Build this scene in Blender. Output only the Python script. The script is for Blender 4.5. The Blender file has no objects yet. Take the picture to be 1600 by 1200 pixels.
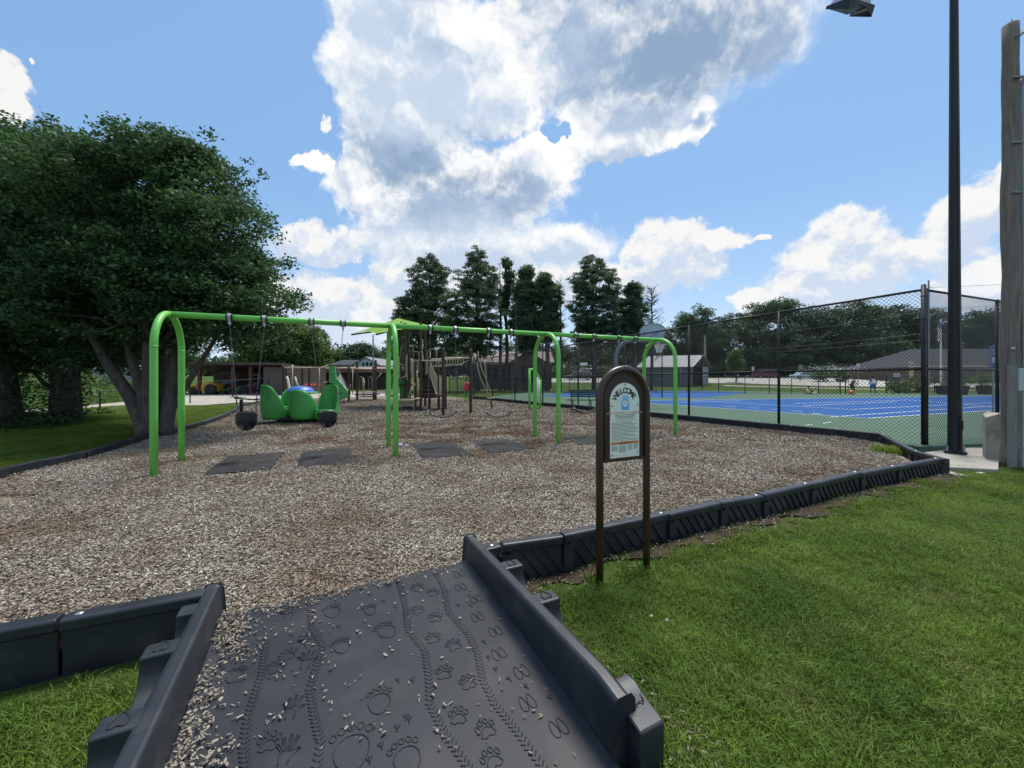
import bpy, math, random
import numpy as np
from mathutils import Vector, Matrix, Euler
random.seed(7)
RNG = np.random.default_rng(11)
SC = bpy.context.scene
COL = SC.collection
# ------------------------------------------------------------------ camera
F = 610.0; CX = 800.0; HY = 591.0; CH = 1.5
cd = bpy.data.cameras.new('camera'); cam = bpy.data.objects.new('camera', cd); COL.objects.link(cam)
cam.location = (0, 0, CH); cam.rotation_euler = (math.radians(90), 0, 0)
cd.sensor_width = 36.0; cd.lens = F/1600*36; cd.shift_y = -(600-HY)/1600; cd.clip_start = .05; cd.clip_end = 2000
SC.camera = cam
# ------------------------------------------------------------------ light
SUN_EL, SUN_AZ = 67.0, 28.0      # azimuth clockwise from +Y
w = bpy.data.worlds.new('World'); SC.world = w; w.use_nodes = True
nt = w.node_tree; nt.nodes.clear()
def N(t, **kw):
    n = nt.nodes.new(t)
    for k, v in kw.items(): setattr(n, k, v)
    return n
def L(a, b): nt.links.new(a, b)
def M1(op, a, b=None, c=None, clamp=False):
    n = N('ShaderNodeMath', operation=op); n.use_clamp = clamp
    for i, v in enumerate((a, b, c)):
        if v is None: continue
        if isinstance(v, (int, float)): n.inputs[i].default_value = v
        else: L(v, n.inputs[i])
    return n.outputs[0]
def VM(op, a, b=None, s=None):
    n = N('ShaderNodeVectorMath', operation=op)
    for i, v in enumerate((a, b)):
        if v is None: continue
        if isinstance(v, (tuple, list)): n.inputs[i].default_value = v
        else: L(v, n.inputs[i])
    if s is not None: n.inputs['Scale'].default_value = s
    return n.outputs['Value'] if op in ('LENGTH', 'DOT_PRODUCT') else n.outputs['Vector']
def RAMP(x, a, b, c=0., d=1.):
    n = N('ShaderNodeMapRange', interpolation_type='SMOOTHSTEP')
    L(x, n.inputs[0])
    for i, v in zip((1, 2, 3, 4), (a, b, c, d)): n.inputs[i].default_value = v
    return n.outputs[0]
def MIXC(f, a, b):
    n = N('ShaderNodeMix', data_type='RGBA')
    if isinstance(f, (int, float)): n.inputs[0].default_value = f
    else: L(f, n.inputs[0])
    for i, v in ((6, a), (7, b)):
        if isinstance(v, (tuple, list)): n.inputs[i].default_value = (*v, 1)
        else: L(v, n.inputs[i])
    return n.outputs[2]
def NOISE(v, scale, det=6, rough=.55, typ='FBM', lac=2.0):
    n = N('ShaderNodeTexNoise', noise_type=typ)
    n.inputs['Scale'].default_value = scale; n.inputs['Detail'].default_value = det
    n.inputs['Roughness'].default_value = rough; n.inputs['Lacunarity'].default_value = lac
    L(v, n.inputs['Vector']); return n
sky = N('ShaderNodeTexSky', sky_type='NISHITA'); sky.sun_disc = False
sky.sun_elevation = math.radians(SUN_EL); sky.sun_rotation = math.radians(SUN_AZ)
sky.air_density = 1.0; sky.dust_density = .6; sky.ozone_density = 2.0
tc = N('ShaderNodeTexCoord'); DIR = tc.outputs['Generated']
def pdir(px, py):
    v = Vector(((px-CX)/F, 1, (HY-py)/F)); return v.normalized(), v.length
sd = Vector((math.sin(math.radians(SUN_AZ))*math.cos(math.radians(SUN_EL)), math.cos(math.radians(SUN_AZ))*math.cos(math.radians(SUN_EL)), math.sin(math.radians(SUN_EL))))
def warped(D):
    wn = NOISE(D, 6.0, 3, .5); wn2 = NOISE(D, 24.0, 3, .62)
    warp = VM('ADD', VM('SCALE', VM('SUBTRACT', wn.outputs['Color'], (.5, .5, .5)), s=.11), VM('SCALE', VM('SUBTRACT', wn2.outputs['Color'], (.5, .5, .5)), s=.05))
    return VM('ADD', D, warp)
DW = warped(DIR)
# the same cloud a little nearer the sun: where it is thicker there, this spot lies in its shade
tosun = VM('SUBTRACT', tuple(sd), DIR); DIR2 = VM('ADD', DIR, VM('SCALE', tosun, s=.040)); DW2 = warped(DIR2)
def field(blobs, DW=DW):
    out = None
    for (px, py, rx, ry) in blobs:
        d, ln = pdir(px, py)
        d1, _ = pdir(px+rx, py); d2, _ = pdir(px, py-ry)
        ax = (d1-d).length; ay = (d2-d).length
        q = VM('SUBTRACT', DW, tuple(d))
        q = VM('MULTIPLY', q, (1/ax, 1/(.5*(ax+ay)), 1/ay))
        l = M1('SUBTRACT', 1.0, VM('LENGTH', q))
        if out is None: out = l
        else: out = M1('SMOOTH_MAX', out, l, .18)
    return out
BIG = [(600, 10, 90, 80), (585, 120, 75, 95), (640, 215, 100, 100), (770, 70, 80, 60), (700, 40, 80, 60), (690, 120, 85, 85), (700, 310, 165, 80), (575, 300, 75, 40), (790, 140, 80, 80),
       (900, 60, 130, 110), (1050, 60, 170, 110), (1000, 160, 120, 75), (835, 265, 75, 55), (960, 215, 90, 38), (1080, 205, 40, 20), (750, 385, 190, 36),
       (870, 385, 85, 30), (484, 262, 30, 14), (525, 285, 30, 14), (1110, 168, 24, 20), (1190, 40, 80, 70), (620, -120, 180, 130), (1000, -160, 260, 200)]
HOLE = [(880, 204, 22, 12)]
SMALL = [(495, 378, 75, 32), (570, 368, 26, 10), (520, 470, 130, 45), (580, 500, 120, 45), (645, 425, 66, 44), (660, 392, 30, 18),
         (1035, 390, 80, 42), (1105, 382, 62, 24), (1010, 430, 60, 45), (1060, 430, 70, 30), (1335, 370, 90, 50), (1330, 430, 120, 50), (1290, 415, 95, 50), (1250, 455, 95, 40), (1390, 400, 60, 36),
         (1530, 345, 80, 56), (1585, 300, 60, 40), (1470, 395, 75, 30), (5, 115, 50, 42), (20, 165, 50, 30), (-80, 140, 100, 70), (482, 180, 14, 9), (497, 200, 12, 14),
         (35, 18, 10, 8), (40, 60, 8, 8), (1700, 380, 120, 60), (830, 450, 200, 44), (1175, 470, 34, 22), (1180, 370, 16, 6), (1550, 440, 170, 36)]
def density(D, F_):
    fb = NOISE(D, 10.0, 8, .60); bill = NOISE(D, 26.0, 3, .5); bil = M1('ABSOLUTE', M1('SUBTRACT', bill.outputs[0], .5))
    fine = M1('ADD', M1('MULTIPLY', M1('SUBTRACT', fb.outputs[0], .5), 1.5), M1('MULTIPLY', M1('SUBTRACT', bil, .08), -1.1))
    b = M1('ADD', M1('ADD', field(BIG, F_), .10), M1('MULTIPLY', fine, .50)); b = M1('SUBTRACT', b, M1('MULTIPLY', RAMP(field(HOLE, F_), -.35, .45), .75))
    s_ = M1('ADD', M1('ADD', field(SMALL, F_), .12), M1('MULTIPLY', fine, .62)); return b, s_, fine
dB, dS, fine = density(DW, DW); dB2, dS2, fine2 = density(DW2, DW2)
rB = M1('SUBTRACT', dB2, dB); rS = M1('SUBTRACT', dS2, dS); rF = M1('SUBTRACT', fine2, fine)
DARK = field([(1060, 60, 240, 150), (700, 280, 170, 60), (1000, -150, 400, 250)])
# behind and beside the camera: loose cumulus from noise alone, same kind of sky
sep = N('ShaderNodeSeparateXYZ'); L(DIR, sep.inputs[0])
back = RAMP(sep.outputs[1], .30, -.05)
gn = NOISE(DIR, 2.2, 5, .55)
dG = M1('SUBTRACT', M1('MULTIPLY', M1('SUBTRACT', gn.outputs[0], .53), 4.0), M1('SUBTRACT', 1.2, M1('MULTIPLY', back, 1.2)))
soft = RAMP(field([(1160, 60, 200, 190), (800, 395, 260, 55)]), -.1, .35)
cB1 = RAMP(dB, -.08, .20); cB2 = RAMP(dB, -.30, .45)
cB = M1('ADD', M1('MULTIPLY', cB1, M1('SUBTRACT', 1.0, soft)), M1('MULTIPLY', cB2, soft))
cS = RAMP(dS, -.04, .26); cG = RAMP(dG, .0, .25)
white = (7.3, 7.3, 7.25); grey = (2.0, 2.85, 4.1); lite = (4.1, 4.9, 6.0)
inner = NOISE(DW, 7.0, 4, .55)
puff = M1('MULTIPLY', M1('SUBTRACT', inner.outputs[0], .5), 1.5)
BR = field([(815, 95, 80, 95), (840, 190, 90, 45), (900, 250, 80, 60), (545, 110, 40, 120), (590, 320, 90, 34), (1000, 225, 120, 26), (740, 50, 60, 50)])
brm = RAMP(BR, -.25, .6)
lit = M1('ADD', M1('MULTIPLY', rB, -1.3), M1('MULTIPLY', rF, -.35))
tB = M1('SUBTRACT', M1('SUBTRACT', M1('ADD', dB, M1('MULTIPLY', puff, .5)), M1('MULTIPLY', brm, .38)), lit)
thick = RAMP(tB, -.22, .78)
dk2 = RAMP(M1('SUBTRACT', M1('ADD', DARK, M1('MULTIPLY', puff, .7)), M1('MULTIPLY', lit, .5)), -.55, .95)
greyc = MIXC(dk2, lite, grey)
colB = MIXC(thick, white, greyc)
litS = M1('ADD', M1('MULTIPLY', rS, -1.3), M1('MULTIPLY', rF, -1.2))
inS = RAMP(M1('SUBTRACT', M1('ADD', M1('MULTIPLY', dS, .45), M1('MULTIPLY', puff, .5)), litS), -.50, .60)
colS = MIXC(inS, (7.0, 6.9, 6.65), (4.5, 5.15, 6.2))
# clear sky: Nishita, with the pale haze of a humid day low down
hz = RAMP(sep.outputs[2], .42, .0)
skyc = MIXC(M1('MULTIPLY', hz, .62), MIXC(.6, sky.outputs[0], (2.05, 3.95, 6.7)), (4.6, 5.9, 7.4))
c1 = MIXC(M1('MULTIPLY', cS, .93), skyc, colS)
c2 = MIXC(M1('MULTIPLY', cG, .9), c1, colS)
hz2 = RAMP(sep.outputs[2], .22, .0)
c2 = MIXC(M1('MULTIPLY', hz2, .45), c2, (5.9, 6.6, 7.6))
c3 = MIXC(cB, c2, colB)
low = RAMP(sep.outputs[2], -.02, -.12)
c4 = MIXC(low, c3, (.8, .9, .7))
bg = N('ShaderNodeBackground'); bg.inputs[1].default_value = .085; L(c4, bg.inputs[0])
wo = N('ShaderNodeOutputWorld'); L(bg.outputs[0], wo.inputs[0])
sl = bpy.data.lights.new('sun', 'SUN'); sl.energy = 2.9; sl.angle = math.radians(22); sl.color = (1, .95, .87)
so = bpy.data.objects.new('sun', sl); COL.objects.link(so)
so.rotation_euler = (-sd).to_track_quat('-Z', 'Y').to_euler(); so.location = (0, 0, 30)
vs = SC.view_settings; vs.view_transform = 'Standard'; vs.look = 'None'; vs.gamma = 1; vs.use_curve_mapping = False; vs.exposure = 0.72
# ------------------------------------------------------------------ helpers
def sstep(a, b, x):
    t = np.clip((x-a)/(b-a), 0, 1); return t*t*(3-2*t)
def H(x, y):
    """height of the ground: lawn a step below the play area, rising gently beyond the courts"""
    xb = np.interp(y, [0, 5.9, 9.5, 12.2, 16.6, 24.8, 40], [-7.6, -7.8, -9.0, -9.8, -11.9, -15.7, -22])
    return -.12 + .10*sstep(6, 13, y) + 1.9*sstep(42, 95, y) + .10*sstep(0, 1.2, xb-x) + .065*sstep(.55, .05, np.hypot(x+.1-7.1*np.clip(((x+.1)*7.1+(y-3.05)*3.29)/61.23, 0, 1), y-3.05-3.29*np.clip(((x+.1)*7.1+(y-3.05)*3.29)/61.23, 0, 1)))*sstep(.35, .9, x)
def G(px, py, z=0.0):
    Y = F*(CH-z)/(py-HY); return Vector(((px-CX)/F*Y, Y, z))
def P(px, py, Y): return Vector(((px-CX)/F*Y, Y, CH+(HY-py)*Y/F))
def PX(px, Y, z): return Vector(((px-CX)/F*Y, Y, z))
def Zp(py, Y): return CH+(HY-py)*Y/F
def base(px, Y): x = (px-CX)/F*Y; return Vector((x, Y, float(H(x, Y))))
class MB:
    def __init__(s): s.v = []; s.f = []; s.mi = []; s.cur = 0
    def add(s, vs, fs):
        o = len(s.v); s.v += [tuple(v) for v in vs]; s.f += [tuple(i+o for i in f) for f in fs]; s.mi += [s.cur]*len(fs); return s
    def box(s, c, d, rz=0, M=None):
        x, y, z = [k/2 for k in d]; p = [(-x,-y,-z),(x,-y,-z),(x,y,-z),(-x,y,-z),(-x,-y,z),(x,-y,z),(x,y,z),(-x,y,z)]
        m = Matrix.Translation(c) @ (M.to_4x4() if M is not None else Matrix.Rotation(rz, 4, 'Z'))
        return s.add([m @ Vector(q) for q in p], [(0,3,2,1),(4,5,6,7),(0,1,5,4),(1,2,6,5),(2,3,7,6),(3,0,4,7)])
    def bar(s, a, b, wd, ht, up=(0,0,1)):
        a = Vector(a); b = Vector(b); d = (b-a); l = d.length; d.normalize(); u = Vector(up)
        r = d.cross(u)
        if r.length < 1e-4: r = d.cross(Vector((0,1,0)))
        r.normalize(); u = r.cross(d).normalized(); m = Matrix((r, d, u)).transposed()
        return s.box((a+b)/2, (wd, l, ht), M=m)
    def tube(s, pts, r, n=8, cap=True, closed=False):
        pts = [Vector(p) for p in pts]; k = len(pts); rs = r if isinstance(r, (list, tuple)) else [r]*k
        vs = []; prev = None
        for i, p in enumerate(pts):
            if closed: t = pts[(i+1) % k]-pts[i-1]
            else: t = pts[min(i+1, k-1)]-pts[max(i-1, 0)]
            t = t.normalized() if t.length > 1e-9 else Vector((0,0,1))
            if prev is None:
                a = Vector((0,0,1)) if abs(t.z) < .9 else Vector((1,0,0)); u = t.cross(a).normalized()
            else:
                u = prev-t*prev.dot(t)
                u = u.normalized() if u.length > 1e-6 else t.orthogonal().normalized()
            prev = u; v = t.cross(u)
            for j in range(n):
                an = 2*math.pi*j/n; vs.append(p+(u*math.cos(an)+v*math.sin(an))*rs[i])
        fs = []
        m = k if closed else k-1
        for i in range(m):
            i2 = (i+1) % k
            for j in range(n): fs.append((i*n+j, i*n+(j+1) % n, i2*n+(j+1) % n, i2*n+j))
        if cap and not closed: fs += [tuple(range(n-1, -1, -1)), tuple(range((k-1)*n, k*n))]
        return s.add(vs, fs)
    def prism(s, poly, z0, z1):
        n = len(poly); vs = [(p[0], p[1], z0) for p in poly]+[(p[0], p[1], z1) for p in poly]
        return s.add(vs, [tuple(range(n-1, -1, -1)), tuple(range(n, 2*n))]+[(i, (i+1) % n, n+(i+1) % n, n+i) for i in range(n)])
    def extr(s, poly, d):
        """polygon of 3-D points pushed along d"""
        n = len(poly); d = Vector(d); p = [Vector(q) for q in poly]
        return s.add(p+[q+d for q in p], [tuple(range(n-1, -1, -1)), tuple(range(n, 2*n))]+[(i, (i+1) % n, n+(i+1) % n, n+i) for i in range(n)])
    def lathe(s, prof, c=(0,0,0), n=16, a0=0, a1=2*math.pi, sx=1, sy=1):
        full = abs(a1-a0-2*math.pi) < 1e-6; m = n if full else n+1; vs = []
        for (r, z) in prof:
            for j in range(m):
                a = a0+(a1-a0)*j/n; vs.append((c[0]+r*math.cos(a)*sx, c[1]+r*math.sin(a)*sy, c[2]+z))
        fs = []
        for i in range(len(prof)-1):
            for j in range(n):
                j2 = (j+1) % m if full else j+1
                fs.append((i*m+j, i*m+j2, (i+1)*m+j2, (i+1)*m+j))
        return s.add(vs, fs)
    def ball(s, c, r, n=8, sx=1, sy=1, sz=1):
        return s.lathe([(max(1e-4, r*math.sin(math.pi*i/n)), -r*math.cos(math.pi*i/n)*sz) for i in range(n+1)], c, 2*n, sx=sx, sy=sy)
    def xf(s, m): s.v = [tuple(m @ Vector(v)) for v in s.v]; return s
    def build(s, name, mats, parent=None, smooth=False, bevel=0, label=None, seg=2, solid=0, sub=0):
        me = bpy.data.meshes.new(name)
        off = Vector((0,0,0))
        if parent is None:
            if s.v:
                a = np.array(s.v); off = Vector(((a[:,0].min()+a[:,0].max())/2, (a[:,1].min()+a[:,1].max())/2, a[:,2].min()))
        else:
            r = parent
            while r is not None: off = off+r.location; r = r.parent
        me.from_pydata([(v[0]-off.x, v[1]-off.y, v[2]-off.z) for v in s.v], [], s.f); me.update()
        ml = mats if isinstance(mats, (list, tuple)) else [mats]
        for m in ml: me.materials.append(m)
        if len(ml) > 1: me.polygons.foreach_set('material_index', s.mi)
        if smooth: me.polygons.foreach_set('use_smooth', [True]*len(me.polygons))
        o = bpy.data.objects.new(name, me); COL.objects.link(o)
        if parent is None: o.location = off
        else: o.parent = parent
        if solid:
            md = o.modifiers.new('solid', 'SOLIDIFY'); md.thickness = solid; md.offset = 0
        if bevel:
            md = o.modifiers.new('bevel', 'BEVEL'); md.width = bevel; md.segments = seg; md.limit_method = 'ANGLE'; md.angle_limit = math.radians(38)
            me.polygons.foreach_set('use_smooth', [True]*len(me.polygons)); md.harden_normals = True
        if sub:
            md = o.modifiers.new('sub', 'SUBSURF'); md.levels = sub; md.render_levels = sub
        if label: o['label'] = label
        return o
def tag(o, label=None, cat=None, group=None, kind=None):
    if label: o['label'] = label
    if cat: o['category'] = cat
    if group: o['group'] = group
    if kind: o['kind'] = kind
    return o
def thing(name, loc, label, cat, group=None, rz=0):
    o = bpy.data.objects.new(name, None); o.empty_display_size = .2; COL.objects.link(o); o.location = loc; o.rotation_euler = (0, 0, rz)
    return tag(o, label, cat, group)
def copy_tree(o, parent=None, loc=None, rz=None, label=None, scale=None):
    c = o.copy(); COL.objects.link(c); c.parent = parent
    if loc is not None: c.location = loc
    if rz is not None: c.rotation_euler = (0, 0, rz)
    if scale is not None: c.scale = scale if isinstance(scale, (tuple, list)) else (scale,)*3
    if label: c['label'] = label
    for ch in KIDS.get(o.name, []) if False else [k for k in COL.objects if k.parent is o]: copy_tree(ch, c)
    return c
KIDS = {}
def shared(o, parent, loc=None, rot=None, scale=None):
    c = o.copy(); COL.objects.link(c); c.parent = parent
    if loc is not None: c.location = loc
    if rot is not None: c.rotation_euler = rot
    if scale is not None: c.scale = scale
    return c
def mat(name, col, rough=.7, metal=0, var=.12, scale=6, bump=0, bscale=40, col2=None, spec=.5, island=0, transl=0, coat=0, detail=5, stretch=None, dirt=None):
    m = bpy.data.materials.new(name); m.use_nodes = True; t = m.node_tree; b = t.nodes['Principled BSDF']
    b.inputs['Roughness'].default_value = rough; b.inputs['Metallic'].default_value = metal
    b.inputs['Specular IOR Level'].default_value = spec
    if coat: b.inputs['Coat Weight'].default_value = coat; b.inputs['Coat Roughness'].default_value = .2
    g = t.nodes.new('ShaderNodeNewGeometry'); mp = t.nodes.new('ShaderNodeMapping'); t.links.new(g.outputs['Position'], mp.inputs[0])
    if stretch: mp.inputs['Scale'].default_value = stretch
    no = t.nodes.new('ShaderNodeTexNoise'); no.inputs['Scale'].default_value = scale; no.inputs['Detail'].default_value = detail; no.inputs['Roughness'].default_value = .6
    t.links.new(mp.outputs[0], no.inputs['Vector'])
    mr = t.nodes.new('ShaderNodeMapRange'); mr.inputs[1].default_value = .3; mr.inputs[2].default_value = .7; t.links.new(no.outputs[0], mr.inputs[0])
    mx = t.nodes.new('ShaderNodeMix'); mx.data_type = 'RGBA'
    c2 = col2 if col2 else tuple(min(1, c*(1+2*var)) for c in col); c1 = tuple(c*(1-var) for c in col) if not col2 else col
    mx.inputs[6].default_value = (*c1, 1); mx.inputs[7].default_value = (*c2, 1); t.links.new(mr.outputs[0], mx.inputs[0]); out = mx.outputs[2]
    if dirt:
        n2 = t.nodes.new('ShaderNodeTexNoise'); n2.inputs['Scale'].default_value = dirt[1]; n2.inputs['Detail'].default_value = 8; t.links.new(g.outputs['Position'], n2.inputs['Vector'])
        r2 = t.nodes.new('ShaderNodeMapRange'); r2.inputs[1].default_value = .5; r2.inputs[2].default_value = .68; r2.inputs[4].default_value = dirt[2]; t.links.new(n2.outputs[0], r2.inputs[0])
        m2 = t.nodes.new('ShaderNodeMix'); m2.data_type = 'RGBA'; t.links.new(out, m2.inputs[6]); m2.inputs[7].default_value = (*dirt[0], 1); t.links.new(r2.outputs[0], m2.inputs[0]); out = m2.outputs[2]
    if island:
        hs = t.nodes.new('ShaderNodeHueSaturation'); r3 = t.nodes.new('ShaderNodeMapRange'); r3.inputs[3].default_value = 1-island; r3.inputs[4].default_value = 1+island
        t.links.new(g.outputs['Random Per Island'], r3.inputs[0]); t.links.new(r3.outputs[0], hs.inputs['Value']); t.links.new(out, hs.inputs['Color']); out = hs.outputs[0]
    t.links.new(out, b.inputs['Base Color'])
    rr = t.nodes.new('ShaderNodeMapRange'); rr.inputs[3].default_value = max(0, rough-.08); rr.inputs[4].default_value = min(1, rough+.08); t.links.new(no.outputs[0], rr.inputs[0]); t.links.new(rr.outputs[0], b.inputs['Roughness'])
    if bump:
        nb = t.nodes.new('ShaderNodeTexNoise'); nb.inputs['Scale'].default_value = bscale; nb.inputs['Detail'].default_value = 4; t.links.new(mp.outputs[0], nb.inputs['Vector'])
        bp = t.nodes.new('ShaderNodeBump'); bp.inputs['Strength'].default_value = bump; bp.inputs['Distance'].default_value = .02; t.links.new(nb.outputs[0], bp.inputs['Height']); t.links.new(bp.outputs[0], b.inputs['Normal'])
    if transl:
        tr = t.nodes.new('ShaderNodeBsdfTranslucent'); ms = t.nodes.new('ShaderNodeMixShader'); ms.inputs[0].default_value = transl
        hs2 = t.nodes.new('ShaderNodeHueSaturation'); hs2.inputs['Value'].default_value = 1.5; hs2.inputs['Hue'].default_value = .485; t.links.new(out, hs2.inputs['Color']); t.links.new(hs2.outputs[0], tr.inputs[0])
        t.links.new(b.outputs[0], ms.inputs[1]); t.links.new(tr.outputs[0], ms.inputs[2]); t.links.new(ms.outputs[0], t.nodes['Material Output'].inputs[0])
    return m
def sheet(name, poly, z, m, kind='structure', label=None, n=0):
    mb = MB(); mb.add([(p[0], p[1], z if not callable(z) else z(p[0], p[1])) for p in poly], [tuple(range(len(poly)))])
    o = mb.build(name, m); return tag(o, label, None, None, kind)
def npmesh(name, verts, quads, m, parent=None, attr=None):
    """fast mesh: verts (n,3), quads (m,4)"""
    me = bpy.data.meshes.new(name); nv = len(verts); nq = len(quads); k = quads.shape[1]
    me.vertices.add(nv); me.vertices.foreach_set('co', verts.astype(np.float32).ravel())
    me.loops.add(nq*k); me.loops.foreach_set('vertex_index', quads.astype(np.int32).ravel())
    me.polygons.add(nq); me.polygons.foreach_set('loop_start', np.arange(0, nq*k, k, dtype=np.int32)); me.polygons.foreach_set('loop_total', np.full(nq, k, dtype=np.int32))
    me.update(calc_edges=True); me.materials.append(m)
    o = bpy.data.objects.new(name, me); COL.objects.link(o)
    if parent is not None: o.parent = parent
    return o
def scatter(name, pts, rots, scls, sources, label=None, parent=None):
    """vertex cloud + geometry nodes instancing a few source meshes (for uncountable stuff only)"""
    me = bpy.data.meshes.new(name); n = len(pts)
    me.vertices.add(n); me.vertices.foreach_set('co', pts.astype(np.float32).ravel())
    a = me.attributes.new('rot', 'FLOAT_VECTOR', 'POINT'); a.data.foreach_set('vector', rots.astype(np.float32).ravel())
    a = me.attributes.new('scl', 'FLOAT', 'POINT'); a.data.foreach_set('value', scls.astype(np.float32).ravel())
    a = me.attributes.new('idx', 'INT', 'POINT'); a.data.foreach_set('value', RNG.integers(0, len(sources), n).astype(np.int32))
    me.update(); o = bpy.data.objects.new(name, me); COL.objects.link(o)
    c = bpy.data.collections.new(name+'_source')
    for s in sources: c.objects.link(s)
    g = bpy.data.node_groups.new(name, 'GeometryNodeTree')
    g.interface.new_socket('Geometry', in_out='INPUT', socket_type='NodeSocketGeometry'); g.interface.new_socket('Geometry', in_out='OUTPUT', socket_type='NodeSocketGeometry')
    gi = g.nodes.new('NodeGroupInput'); go = g.nodes.new('NodeGroupOutput'); ip = g.nodes.new('GeometryNodeInstanceOnPoints'); ci = g.nodes.new('GeometryNodeCollectionInfo')
    ci.inputs[0].default_value = c; ci.inputs['Separate Children'].default_value = True; ci.inputs['Reset Children'].default_value = True
    def na(nm, ty):
        q = g.nodes.new('GeometryNodeInputNamedAttribute'); q.data_type = ty; q.inputs[0].default_value = nm; return q.outputs[0]
    g.links.new(gi.outputs[0], ip.inputs['Points']); g.links.new(ci.outputs[0], ip.inputs['Instance']); ip.inputs['Pick Instance'].default_value = True
    g.links.new(na('idx', 'INT'), ip.inputs['Instance Index']); g.links.new(na('rot', 'FLOAT_VECTOR'), ip.inputs['Rotation']); g.links.new(na('scl', 'FLOAT'), ip.inputs['Scale'])
    g.links.new(ip.outputs[0], go.inputs[0]); md = o.modifiers.new('scatter', 'NODES'); md.node_group = g
    return tag(o, label, None, None, 'stuff')
def src(name, mb, m):
    me = bpy.data.meshes.new(name); me.from_pydata(mb.v, [], mb.f); me.update()
    for q in (m if isinstance(m, (list, tuple)) else [m]): me.materials.append(q)
    if isinstance(m, (list, tuple)): me.polygons.foreach_set('material_index', mb.mi)
    return bpy.data.objects.new(name, me)
def inpoly(x, y, poly):
    r = np.zeros(len(x), bool); n = len(poly); j = n-1
    for i in range(n):
        xi, yi = poly[i][0], poly[i][1]; xj, yj = poly[j][0], poly[j][1]
        c = ((yi > y) != (yj > y)) & (x < (xj-xi)*(y-yi)/((yj-yi) if yj != yi else 1e-9)+xi); r ^= c; j = i
    return r
def dseg(x, y, a, b):
    ax, ay = a[0], a[1]; dx, dy = b[0]-ax, b[1]-ay; t = np.clip(((x-ax)*dx+(y-ay)*dy)/(dx*dx+dy*dy), 0, 1)
    return np.hypot(x-ax-t*dx, y-ay-t*dy)
def text_mb(mb, s, size, M, align='CENTER', bold=0.0):
    cu = bpy.data.curves.new('t', 'FONT'); cu.body = s; cu.size = size; cu.offset = size*bold; cu.align_x = align; cu.align_y = 'CENTER'; cu.resolution_u = 3
    ob = bpy.data.objects.new('t', cu); me = ob.to_mesh(); vs = [M @ v.co for v in me.vertices]; fs = [tuple(p.vertices) for p in me.polygons]
    mb.add(vs, fs); ob.to_mesh_clear(); bpy.data.objects.remove(ob); return mb
# ------------------------------------------------------------------ materials
def chipmat(name):
    m = bpy.data.materials.new(name); m.use_nodes = True; t = m.node_tree; b = t.nodes['Principled BSDF']; b.inputs['Roughness'].default_value = .85; b.inputs['Specular IOR Level'].default_value = .25
    g = t.nodes.new('ShaderNodeNewGeometry'); cr = t.nodes.new('ShaderNodeValToRGB'); el = cr.color_ramp.elements
    el[0].position = 0; el[0].color = (.125, .098, .076, 1); el[1].position = 1; el[1].color = (.56, .51, .44, 1)
    for p, c in ((.25, (.205, .17, .13, 1)), (.5, (.305, .265, .212, 1)), (.8, (.42, .375, .305, 1))): e = el.new(p); e.color = c
    no = t.nodes.new('ShaderNodeTexNoise'); no.inputs['Scale'].default_value = .9; no.inputs['Detail'].default_value = 6; t.links.new(g.outputs['Position'], no.inputs['Vector'])
    mr = t.nodes.new('ShaderNodeMapRange'); mr.inputs[1].default_value = .42; mr.inputs[2].default_value = .66; mr.inputs[4].default_value = .75; t.links.new(no.outputs[0], mr.inputs[0])
    mx = t.nodes.new('ShaderNodeMix'); mx.data_type = 'RGBA'; mx.inputs[7].default_value = (.17, .115, .072, 1)
    # bare brown wear where feet drag under the swings and round the equipment
    sb_ = t.nodes.new('ShaderNodeVectorMath'); sb_.operation = 'SUBTRACT'; sb_.inputs[1].default_value = (-.8, 11.2, 0); t.links.new(g.outputs['Position'], sb_.inputs[0])
    ml = t.nodes.new('ShaderNodeVectorMath'); ml.operation = 'MULTIPLY'; ml.inputs[1].default_value = (1/6.5, 1/3.6, 0); t.links.new(sb_.outputs[0], ml.inputs[0])
    le = t.nodes.new('ShaderNodeVectorMath'); le.operation = 'LENGTH'; t.links.new(ml.outputs[0], le.inputs[0])
    r5 = t.nodes.new('ShaderNodeMapRange'); r5.inputs[1].default_value = .2; r5.inputs[2].default_value = 1.15; r5.inputs[3].default_value = 1.0; r5.inputs[4].default_value = 0; t.links.new(le.outputs['Value'], r5.inputs[0])
    r6 = t.nodes.new('ShaderNodeMapRange'); r6.inputs[1].default_value = .38; r6.inputs[2].default_value = .58; t.links.new(no.outputs[0], r6.inputs[0])
    m5 = t.nodes.new('ShaderNodeMath'); m5.operation = 'MULTIPLY'; t.links.new(r5.outputs[0], m5.inputs[0]); t.links.new(r6.outputs[0], m5.inputs[1])
    m6 = t.nodes.new('ShaderNodeMath'); m6.operation = 'MULTIPLY_ADD'; m6.inputs[1].default_value = .7; m6.use_clamp = True; t.links.new(m5.outputs[0], m6.inputs[0]); t.links.new(mr.outputs[0], m6.inputs[2])
    t.links.new(m6.outputs[0], mx.inputs[0]); t.links.new(cr.outputs[0], mx.inputs[6])
    return m, t, g, cr, mx, b
m_chip, t, g, cr, mx, b = chipmat('wood_chip'); t.links.new(g.outputs['Random Per Island'], cr.inputs[0]); t.links.new(mx.outputs[2], b.inputs['Base Color'])
m_bed, t, g, cr, mx, b = chipmat('wood_chip_bed')
mp = t.nodes.new('ShaderNodeMapping'); mp.inputs['Scale'].default_value = (1, 1, 1); t.links.new(g.outputs['Position'], mp.inputs[0])
dn = t.nodes.new('ShaderNodeTexNoise'); dn.inputs['Scale'].default_value = 22; t.links.new(g.outputs['Position'], dn.inputs['Vector'])
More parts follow.
